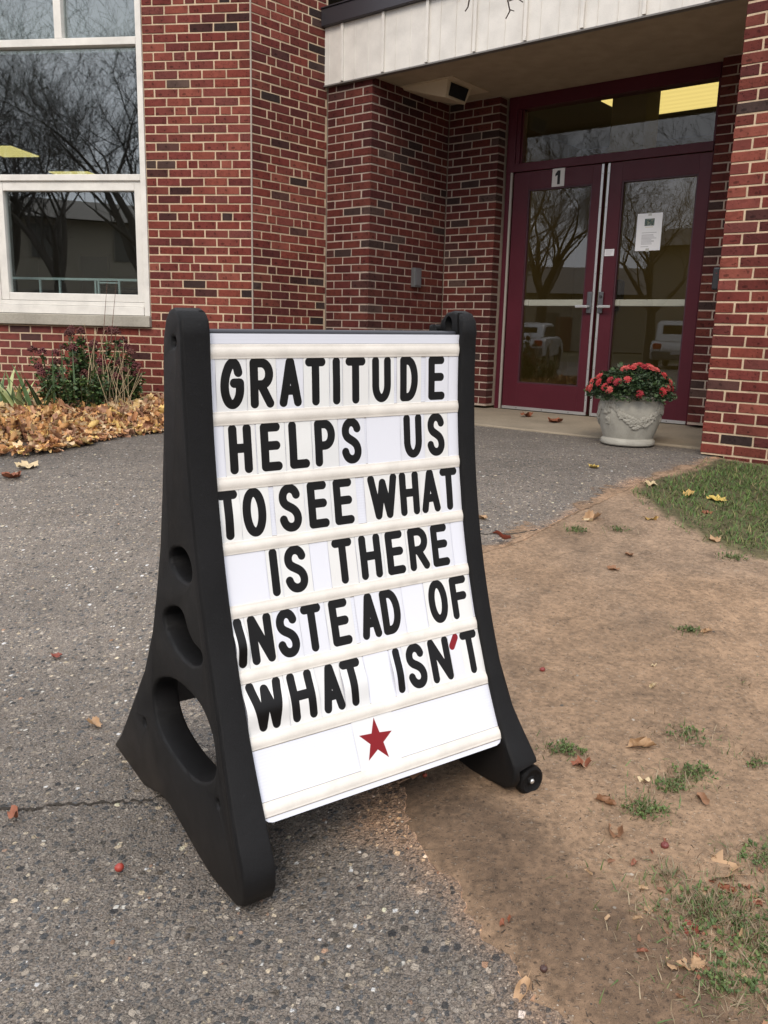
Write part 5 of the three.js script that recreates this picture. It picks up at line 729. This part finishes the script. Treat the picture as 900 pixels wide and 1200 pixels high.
{
  const onA = (x, z) => x < edgeX(z), M = { tan: [0.42, 0.26, 0.14], rust: [0.26, 0.085, 0.04], gold: [0.5, 0.32, 0.1], pale: [0.6, 0.47, 0.28], brown: [0.26, 0.13, 0.065], red: [0.24, 0.055, 0.032], yellow: [0.56, 0.4, 0.1] }, mat = {};
  for (const k in M) mat[k] = leafMat(M[k], 0.62);
  const W = { tan: 'tan', rust: 'rust coloured', gold: 'golden', pale: 'pale', brown: 'brown', red: 'red', yellow: 'yellow' };
  const leaf = (x, z, s, c, g, label, tilt = 0.15, turn = x * 40) => { const t = tag(obj('fallen_leaf', g, mat[c]), label, 'leaf', 'loose leaves lying on the ground'); t.scale.setScalar(s); t.position.set(x, gh(x, z) + (onA(x, z) ? 0.011 : 0.004) + s * 0.02, z); t.rotation.set(tilt * Math.sin(x * 9), turn, tilt * Math.cos(z * 7)); };
  leaf(-1.961, -4.675, 0.115, 'pale', LG[0], 'pale cream leaf on the asphalt before the leaf bank'); leaf(-2.06, -4.54, 0.11, 'rust', LG[2], 'rust coloured leaf on the asphalt at the left edge');
  leaf(-0.8, -2.145, 0.05, 'tan', curled[0], 'small tan curled leaf on the asphalt left of the sign'); leaf(-1.03, -2.546, 0.035, 'red', LG[2], 'tiny reddish leaf scrap on the asphalt left of the sign');
  leaf(-0.815, -1.7, 0.05, 'rust', LG[3], 'rust coloured leaf scrap lying on the crack at the left'); leaf(0.563, -3.62, 0.11, 'red', curled[1], 'dark red curled leaf where asphalt meets earth', 0.3); leaf(0.45, -3.95, 0.06, 'tan', LG[2], 'small tan leaf on the asphalt right of the sign\'s frame');
  leaf(1.039, -4.006, 0.11, 'tan', curled[0], 'light brown curled leaf on the earth left of the lawn'); leaf(1.0, -3.93, 0.06, 'pale', LG[3], 'small pale leaf beside the light brown curled one');
  leaf(0.93, -3.36, 0.05, 'brown', LG[2], 'small brown leaf on the bare earth below the grass tufts'); leaf(0.711, -2.004, 0.075, 'tan', curled[2], 'tan rolled leaf like a stick on the bare earth'); leaf(0.535, -1.714, 0.05, 'brown', curled[2], 'dark brown rolled leaf beside the broad weed patch');
  leaf(0.485, -1.885, 0.05, 'rust', LG[1], 'orange rust leaf below the tuft by the wheel'); leaf(0.746, -1.775, 0.055, 'brown', curled[1], 'brown rolled leaf under the bushy weed patch'); leaf(0.506, -1.587, 0.06, 'brown', curled[0], 'thin brown twig-like leaf on the earth');
  leaf(0.715, -1.475, 0.115, 'tan', LG[4], 'big tan lobed leaf near the right edge', 0.35, 2.6); leaf(0.809, -2.35, 0.04, 'pale', curled[2], 'small pale rolled leaf in the middle of the bare earth'); leaf(0.875, -2.51, 0.022, 'pale', LG[3], 'tiny pale scrap in the middle of the bare earth');
  leaf(0.252, -1.357, 0.03, 'rust', LG[3], 'small red-brown scrap on the damp earth'); leaf(0.262, -1.22, 0.055, 'tan', curled[1], 'tan rolled leaf at the asphalt\'s edge near the bottom'); leaf(0.65, -1.285, 0.05, 'tan', curled[0], 'tan rolled leaf in the dead grass near the bottom right');
  leaf(0.69, -1.42, 0.04, 'rust', curled[2], 'rust coloured rolled leaf under the big tan leaf'); leaf(0.514, -1.22, 0.035, 'tan', LG[2], 'small tan leaf left of the bottom right weeds'); leaf(0.56, -1.24, 0.04, 'tan', LG[0], 'small tan leaf among the bottom right weeds'); leaf(0.09, -1.86, 0.13, 'brown', LG[1], 'broad brown leaf lying under the bottom edge of the board', 0.2);
  leaf(1.225, -4.975, 0.07, 'yellow', LG[0], 'yellow leaf on the asphalt left of the lawn'); leaf(1.29, -3.97, 0.08, 'gold', LG[1], 'golden leaf at the lawn\'s left edge'); leaf(1.707, -4.36, 0.1, 'yellow', LG[4], 'large yellow leaf lying on the lawn'); leaf(1.6, -4.38, 0.07, 'gold', LG[1], 'golden leaf left of the large yellow one on the lawn'); leaf(1.5, -4.6, 0.08, 'pale', LG[2], 'pale leaf on the lawn near the pier'); leaf(1.62, -4.1, 0.055, 'rust', LG[0], 'rust leaf on the lawn below the large yellow one');
  leaf(1.52, -3.75, 0.07, 'tan', LG[0], 'tan leaf at the near edge of the lawn'); leaf(1.06, -3.52, 0.04, 'brown', LG[2], 'small brown scrap left of the lawn\'s near corner'); leaf(1.11, -2.76, 0.045, 'tan', curled[2], 'tan rolled leaf touching the lone grass tuft'); leaf(0.62, -1.83, 0.03, 'pale', LG[3], 'small pale scrap above the broad weed patch'); leaf(0.575, -1.33, 0.035, 'red', LG[2], 'reddish scrap in the dead grass'); leaf(0.7, -1.2, 0.035, 'gold', LG[0], 'golden scrap among the weeds in the corner');
  { const t = tag(obj('fallen_leaf', LG[1], mat.rust), 'rust coloured leaf lying on the slab before the left door', 'leaf', 'loose leaves lying on the ground'); t.scale.setScalar(0.12); t.position.set(1.2, 0.362, -7.35); t.rotation.y = 1; const u = tag(obj('fallen_leaf', LG[2], mat.rust), 'rust coloured leaf on the slab just left of the pot', 'leaf', 'loose leaves lying on the ground'); u.scale.setScalar(0.13); u.position.set(1.42, 0.36, -6.95); u.rotation.y = 2; }
  { const q = rng(333), Ls = [...LG, ...curled].map(() => []); for (let i = 0; i < 130; i++) { const x = 0.66 + (q() + q() - 1) * 0.34, z = -1.3 + (q() + q() - 1) * 0.3; if (x < edgeX(z) + 0.2) continue; Ls[pick([3, 5, 6, 7, 8, 8, 2], q)].push([new THREE.Matrix4().compose(new THREE.Vector3(x, gh(x, z) + 0.006, z), new THREE.Quaternion().setFromEuler(new THREE.Euler((q() - 0.5) * 0.9, q() * 6.28, (q() - 0.5) * 0.9)), new THREE.Vector3(1, 1, 1).multiplyScalar(rr(0.007, 0.022, q))), pick([[0.28, 0.15, 0.08], [0.2, 0.1, 0.055], [0.36, 0.24, 0.14], [0.22, 0.08, 0.045]], q)]); }
    const t = stuff(thing('leaf_scraps', 'small brown leaf scraps caught in the dead grass at the bottom right', 'leaves')), mm = new THREE.MeshStandardMaterial({ roughness: 0.75, side: THREE.DoubleSide }); [...LG, ...curled].forEach((g, i) => { if (!Ls[i].length) return; const im = new THREE.InstancedMesh(g, mm, Ls[i].length); Ls[i].forEach(([a, c], j) => { im.setMatrixAt(j, a); im.setColorAt(j, col(...c)); }); im.name = 'scraps'; im.castShadow = im.receiveShadow = true; t.add(stuff(im)); }); }
  // little crab apples and acorns
  const berry = (x, z, s, c, label) => { const t = thing('crab_apple', label, 'crab apple', [x, gh(x, z) + (onA(x, z) ? 0.008 : 0.002), z]); const pr = [[0, 0.02], [0.5, 0.0], [0.9, 0.4], [1, 0.85], [0.84, 1.3], [0.42, 1.52], [0.12, 1.44], [0, 1.38]].map((p) => new THREE.Vector2(p[0] * s, p[1] * s)); obj('fruit', new THREE.LatheGeometry(new THREE.SplineCurve(pr).getPoints(18), 18), std(c, 0.45), t).rotation.z = 0.4; obj('stem', cyl(s * 0.07, s * 0.05, [0, s * 1.6, 0], [s * 0.3, s * 2.3, 0.1 * s], 5), mat.brown, t); };
  berry(-0.513, -1.507, 0.0095, [0.32, 0.045, 0.03], 'small squashed red crab apple on the asphalt'); berry(0.506, -2.45, 0.0085, [0.2, 0.03, 0.025], 'dark red crab apple on the earth right of the frame'); berry(0.603, -1.565, 0.0085, [0.15, 0.035, 0.03], 'dark red crab apple above the dead grass'); berry(0.293, -1.235, 0.0065, [0.06, 0.03, 0.025], 'dark brown crab apple near the bottom beside a rolled leaf'); berry(0.115, -1.83, 0.006, [0.3, 0.06, 0.03], 'small red crab apple under the board');
  // pebbles and grit
  const r = rng(71), peb = new THREE.IcosahedronGeometry(1, 1); { const p = peb.attributes.position; for (let i = 0; i < p.count; i++) { const k = 0.8 + 0.35 * vnoise(p.getX(i) * 2 + 5, p.getY(i) * 2 + p.getZ(i)); p.setXYZ(i, p.getX(i) * k, p.getY(i) * k * 0.65, p.getZ(i) * k); } }
  const g2 = mergeVertices(peb.deleteAttribute('normal').deleteAttribute('uv')); g2.computeVertexNormals(); const N2 = 2600, im = new THREE.InstancedMesh(g2, std([1, 1, 1], 0.9), N2), mm = new THREE.Matrix4(); let k = 0;
  for (let i = 0; k < N2 && i < 40000; i++) { const z = -1.0 - Math.pow(r(), 1.6) * 4.2, x = rr(-1.6, 2.2, r), d = x - edgeX(z); const keep = d > 0 ? 0.75 : d > -0.12 ? 0.5 : 0.05; if (r() > keep) continue; const s = r() < 0.06 ? rr(0.003, 0.0055, r) : rr(0.0008, 0.0026, r); mm.compose(new THREE.Vector3(x, gh(x, z) + (d < 0 ? 0.009 : 0.001) + rough(x, z) * (d > 0 ? 1 : 0), z), new THREE.Quaternion().setFromEuler(new THREE.Euler(0, r() * 6, 0)), new THREE.Vector3(s * rr(0.8, 1.5, r), s, s)); im.setMatrixAt(k, mm); const v = r() < 0.3 ? rr(0.04, 0.1, r) : rr(0.15, 0.42, r); im.setColorAt(k, col(v, v * 0.86, v * 0.7)); k++; }
  { // tiny twigs, bark and seed scraps trodden into the earth
    const q = rng(172), tg = new THREE.CylinderGeometry(0.5, 0.3, 1, 4); tg.rotateZ(Math.PI / 2); const n = 4200, di = new THREE.InstancedMesh(tg, std([1, 1, 1], 0.95), n); let c = 0;
    for (let i = 0; i < 90000 && c < n; i++) { const z = -0.9 - Math.pow(q(), 1.3) * 4.0, x = rr(-0.5, 2.4, q); if (x < edgeX(z) - 0.06 * q()) continue; if (fbm(x * 4 + 9, z * 4, 3) < 0.44 + 0.1 * q()) continue; const L = q() < 0.08 ? rr(0.015, 0.035, q) : rr(0.003, 0.012, q), w = rr(0.0007, 0.0018, q); mm.compose(new THREE.Vector3(x, gh(x, z) + rough(x, z) + 0.0012, z), new THREE.Quaternion().setFromEuler(new THREE.Euler(0, q() * 6.28, (q() - 0.5) * 0.2)), new THREE.Vector3(L, w, w * 1.6)); di.setMatrixAt(c, mm); const v = q() < 0.75 ? rr(0.02, 0.07, q) : rr(0.15, 0.4, q); di.setColorAt(c, col(v, v * 0.72, v * 0.5)); c++; }
    di.count = c; di.name = 'litter'; di.castShadow = di.receiveShadow = true; tag(stuff(di), 'tiny dark twig and seed scraps strewn over the bare earth', 'litter'); scene.add(di);
  }
  im.count = k; im.name = 'gravel'; im.castShadow = im.receiveShadow = true; tag(stuff(im), 'scattered grit and tiny pebbles on the earth', 'gravel'); scene.add(im);
}

// ---------------------------------------------------------------- what stands behind the camera and shows in the glass
const bark = std([0.06, 0.05, 0.042], 0.95, { map: sc(grain, 0.6) });
function limb(a, b, r0, r1, n, out) { // open tapered tube
  const d = new THREE.Vector3().subVectors(b, a).normalize(), u = new THREE.Vector3(Math.abs(d.y) > 0.9 ? 1 : 0, Math.abs(d.y) > 0.9 ? 0 : 1, 0).cross(d).normalize(), v = new THREE.Vector3().crossVectors(d, u), k = out.p.length / 3;
  for (let i = 0; i < n; i++) { const c = Math.cos(i / n * 6.2832), s = Math.sin(i / n * 6.2832), x = u.x * c + v.x * s, y = u.y * c + v.y * s, z = u.z * c + v.z * s; out.p.push(a.x + x * r0, a.y + y * r0, a.z + z * r0, b.x + x * r1, b.y + y * r1, b.z + z * r1); const j = (i + 1) % n; out.i.push(k + 2 * i, k + 2 * i + 1, k + 2 * j + 1, k + 2 * i, k + 2 * j + 1, k + 2 * j); }
}
function bareTree(seed, hgt, r0) {
  const r = rng(seed), T = { p: [], i: [] }, C = { p: [], i: [] }; let count = 0;
  const grow = (p, d, L, rad, lv) => {
    if (count > 42000) return; const n = 3; let q = p.clone(), dir = d.clone(), rd = rad;
    for (let i = 0; i < n; i++) {
      dir.add(new THREE.Vector3(r() - 0.5, (r() - 0.42) * 0.7, r() - 0.5).multiplyScalar(lv ? 0.42 : 0.14)).normalize(); const e = q.clone().addScaledVector(dir, L / n), r2 = Math.max(rd * (lv ? 0.82 : 0.9), 0.003); limb(q, e, rd, r2, lv < 2 ? 8 : lv < 4 ? 5 : 3, lv < 3 ? T : C); count++;
      if (lv > 0 && lv < 7) { const m = lv > 2 ? 2 : 1; for (let k = 0; k < m; k++) if (r() < 0.62) grow(e, dir.clone().add(new THREE.Vector3(r() - 0.5, (r() - 0.38) * 0.9, r() - 0.5).multiplyScalar(1.9)).normalize(), L * (0.5 + 0.2 * r()), Math.max(r2 * 0.5, 0.0035), lv + 2); }
      q = e; rd = r2;
    }
    if (lv >= 7) return; const k = lv === 0 ? 5 : 2;
    for (let i = 0; i < k; i++) { const a = i / k * 6.28 + r() * 2, s = 0.45 + 0.5 * r(), ax = new THREE.Vector3(Math.cos(a), -0.05 + 0.3 * r(), Math.sin(a)); grow(q, dir.clone().addScaledVector(ax, s).normalize(), L * (lv ? 0.78 : 0.95) * (0.8 + 0.35 * r()), rd * 0.68, lv + 1); }
  };
  grow(new THREE.Vector3(0, -0.1, 0), new THREE.Vector3(0.05, 1, 0), hgt * 0.2, r0, 0);
  const geo = (o) => { const g = new THREE.BufferGeometry(); g.setAttribute('position', new THREE.Float32BufferAttribute(o.p, 3)); g.setIndex(o.i); g.computeVertexNormals(); g.setAttribute('uv', new THREE.Float32BufferAttribute(new Float32Array(o.p.length / 3 * 2).map((_, i) => o.p[(i >> 1) * 3 + (i & 1)]), 2)); return g; };
  return { trunk: geo(T), crown: geo(C) };
}
{
  const mk = (label, seed, h, r0, x, z) => { const b = bareTree(seed, h, r0), t = thing('bare_tree', label, 'tree', [x, 0, z]); obj('trunk', b.trunk, bark, t); obj('crown', b.crown, bark, t); return t; };
  const a = mk('large bare tree that shows in the right part of the window', 5, 11, 0.27, -10.2, 4.6), b = mk('bare tree beyond the white parked car that shows in the doors', 9, 10.5, 0.24, -24.5, 7.2);
  const cp = (src, x, z, turn, s, label) => { const c = src.clone(); c.name = numbered('bare_tree'); c.position.set(x, 0, z); c.rotation.y = turn; c.scale.setScalar(s); c.userData = { ...src.userData, label }; scene.add(c); };
  cp(b, -17.2, 10.6, 2.1, 1.15, 'spreading bare tree that shows in the left part of the window'); cp(a, -25, 0.6, 4, 1.1, 'bare tree behind the silver parked car far left of the viewer'); cp(a, -20, 11.5, 1.2, 1.2, 'tall bare tree farthest to the left behind the viewer'); cp(b, -9, 12.5, 3.6, 1.1, 'bare tree straight behind the large one'); cp(b, -29, 4, 5.2, 1.3, 'bare tree far beyond the parked cars'); cp(b, 3, 14, 0.7, 1, 'bare tree behind the viewer on the right');
  // the low limb whose twigs hang into the top of the picture
  const t = thing('hanging_branch', 'dark thin twigs hanging down before the white canopy', 'branch', [0, 0, 0]), tw = std([0.045, 0.03, 0.025], 0.9), r = rng(14), P = [];
  obj('limb', [cyl(0.07, 0.05, [2.6, 3.9, 2.5], [1.7, 3.75, 0.2], 9), cyl(0.05, 0.03, [1.7, 3.75, 0.2], [0.9, 3.3, -1.9], 8), cyl(0.03, 0.014, [0.9, 3.3, -1.9], [0.42, 2.75, -3.4], 7), cyl(0.22, 0.16, [2.9, -0.1, 3.4], [2.75, 2.4, 3.0], 12), cyl(0.16, 0.07, [2.75, 2.4, 3.0], [2.6, 3.9, 2.5], 10)], bark, t);
  const path = (pts, w) => { for (let i = 0; i < pts.length - 1; i++) P.push(cyl(w * (1 - i / pts.length * 0.5), w * (1 - (i + 1) / pts.length * 0.5), pts[i], pts[i + 1], 5)); };
  path([[0.42, 2.75, -3.4], [0.43, 2.5, -3.5], [0.425, 2.36, -3.54], [0.42, 2.3, -3.54], [0.43, 2.265, -3.54], [0.415, 2.235, -3.53]], 0.0042); path([[0.42, 2.36, -3.54], [0.36, 2.32, -3.54], [0.345, 2.305, -3.54]], 0.003); path([[0.425, 2.3, -3.54], [0.455, 2.31, -3.54], [0.48, 2.3, -3.55]], 0.0028); path([[0.43, 2.27, -3.54], [0.445, 2.262, -3.53]], 0.0022);
  path([[0.42, 2.75, -3.4], [0.3, 2.5, -3.5], [0.285, 2.36, -3.54], [0.275, 2.31, -3.54], [0.27, 2.275, -3.54], [0.26, 2.26, -3.54]], 0.0042); path([[0.285, 2.34, -3.54], [0.31, 2.31, -3.54]], 0.003);
  obj('twig', P, tw, t); for (const [x, y] of [[0.262, 2.298], [0.282, 2.305], [0.24, 2.3]]) { const l = obj('leaf', LG[3], leafMat([0.5, 0.3, 0.04]), t, [x, y, -3.54]); l.scale.setScalar(0.04); l.rotation.set(1.2, x * 30, 0.5); }
}
{
  const body = (c) => std(c, 0.25, { metalness: 0.2 }), dark = std([0.012, 0.013, 0.015], 0.08), tyre = std([0.015, 0.015, 0.015], 0.8), rim = std([0.45, 0.45, 0.46], 0.3, { metalness: 0.8 });
  function car(label, c, x, z, turn, tall) {
    const t = thing('parked_car', label, 'car', [x, gh(x, z), z], turn, 'cars parked left of the viewer'), L = 4.4, sh = new THREE.Shape(); sh.moveTo(-2.15, 0.32); sh.lineTo(-2.2, 0.62); sh.quadraticCurveTo(-2.18, 0.9, -1.9, 0.95); sh.lineTo(1.0, 0.98); sh.quadraticCurveTo(1.9, 0.92, 2.12, 0.72); sh.lineTo(2.2, 0.4); sh.lineTo(2.1, 0.28); sh.lineTo(1.75, 0.28); sh.absarc(1.38, 0.3, 0.37, 0, Math.PI, false); sh.lineTo(-1.0, 0.28); sh.absarc(-1.37, 0.3, 0.37, 0, Math.PI, false); sh.closePath();
    const ex = (s, d, b) => { const g = new THREE.ExtrudeGeometry(s, { depth: d - 2 * b, bevelEnabled: true, bevelSize: b, bevelThickness: b, bevelOffset: -b, bevelSegments: 4, curveSegments: 10 }); g.translate(0, 0, -d / 2 + b); return toCreasedNormals(g, 0.6); };
    const h = tall ? 1.62 : 1.44, cab = new THREE.Shape(); cab.moveTo(-2.0, 0.93); cab.lineTo(-1.75, h - 0.1); cab.quadraticCurveTo(-1.6, h, -1.3, h); cab.lineTo(0.1, h); cab.quadraticCurveTo(0.4, h - 0.02, 1.1, 0.96); cab.closePath();
    obj('body', [ex(sh, 1.78, 0.08)], body(c), t); obj('roof', ex(cab, 1.56, 0.12), body(c), t);
    const win = (pts) => { const s = new THREE.Shape(pts.map((p) => new THREE.Vector2(...p))), g = new THREE.ExtrudeGeometry(s, { depth: 1.6, bevelEnabled: false }); g.translate(0, 0, -0.8); return g; };
    obj('window', win([[-1.72, 1.0], [-1.55, h - 0.14], [-0.7, h - 0.1], [-0.7, 1.0]]), dark, t); obj('window', win([[-0.6, 1.0], [-0.6, h - 0.1], [0.15, h - 0.12], [0.75, 1.0]]), dark, t);
    obj('rear_window', bx(-1.9, -1.86, 1.04, h - 0.16, -0.55, 0.55, 0.01), dark, t); obj('bumper', bx(-2.26, -2.18, 0.34, 0.6, -0.8, 0.8, 0.03), std([0.05, 0.05, 0.055], 0.6), t); obj('number_plate', bx(-2.275, -2.262, 0.5, 0.6, -0.2, 0.2), std([0.4, 0.4, 0.4], 0.5), t); const ws = new THREE.PlaneGeometry(1.3, 0.66); ws.rotateY(Math.PI / 2); ws.rotateZ(0.9); ws.translate(0.72, 1.22 * (h / 1.5), 0); obj('windscreen', ws, std([0.012, 0.013, 0.015], 0.08, { side: THREE.DoubleSide }), t);
    for (const a of [-1.37, 1.38]) for (const s of [-0.8, 0.8]) { const w = obj('wheel', (() => { const g = new THREE.TorusGeometry(0.24, 0.085, 8, 24); g.scale(1, 1, 1.2); return g; })(), tyre, t, [a, 0.32, s]); obj('rim', (() => { const g = new THREE.CylinderGeometry(0.2, 0.2, 0.1, 20); g.rotateX(Math.PI / 2); return g; })(), rim, w); }
    for (const s of [-0.66, 0.66]) { obj('headlight', bx(2.08, 2.16, 0.62, 0.76, s - 0.18, s + 0.18, 0.03), std([0.7, 0.7, 0.7], 0.15), t); obj('tail_light', bx(-2.22, -2.14, 0.66, 0.86, s - 0.14, s + 0.14, 0.03), std([0.25, 0.01, 0.01], 0.2), t); }
  }
  car('silver low parked car left of the white tall one', [0.4, 0.41, 0.42], -20.6, 0.4, -2.6, false); car('white tall parked car in the middle of the row', [0.42, 0.42, 0.42], -19.0, 5.6, -2.5, true); car('dark grey parked car at the end of the row near the building', [0.12, 0.125, 0.13], -21.8, -2.2, -2.6, false); car('light grey tall parked car behind the white one', [0.45, 0.46, 0.48], -17.8, 8.6, -2.4, true);
  const w = std([0.26, 0.23, 0.185], 0.9), rf = std([0.11, 0.1, 0.09], 0.9), gl = std([0.08, 0.075, 0.065], 0.5);
  function house(label, x, z, turn, half, eave, ridge) {
    const h = thing('house', label, 'house', [x, 0, z], turn); obj('wall', bx(-half, half, 0, eave, -4, 4), w, h);
    const rs = new THREE.Shape([[-4.6, eave - 0.1], [4.6, eave - 0.1], [0, ridge]].map((p) => new THREE.Vector2(...p))), rg = new THREE.ExtrudeGeometry(rs, { depth: 2 * half + 1, bevelEnabled: false }); rg.rotateY(Math.PI / 2); rg.translate(-half - 0.5, 0, 0); obj('roof', rg, rf, h);
    for (let q = -half + 2; q < half - 1; q += 3.4) for (let y = 1; y < eave - 1.5; y += 2.7) { const wd = obj('window', bx(q - 0.65, q + 0.65, y, y + 1.35, 4.001, 4.04), gl, h); obj('frame', [bx(q - 0.72, q - 0.66, y, y + 1.35, 4.001, 4.07), bx(q + 0.66, q + 0.72, y, y + 1.35, 4.001, 4.07)], std([0.2, 0.18, 0.15], 0.6), wd); }
    obj('door', bx(-0.5, 0.5, 0.02, 2.1, 4.001, 4.06), std([0.12, 0.05, 0.03], 0.6), h);
  }
  house('two-storey dark house behind the viewer that shows in the lower window pane', -24, 22, Math.PI * 0.76, 13, 5.4, 6.6); house('low brown house beyond the parked cars that shows in the doors', -46, 12, Math.PI * 0.6, 18, 3.6, 5.4);
}
renderer.setSize(768, 1024, false);
renderer.render(scene, camera);
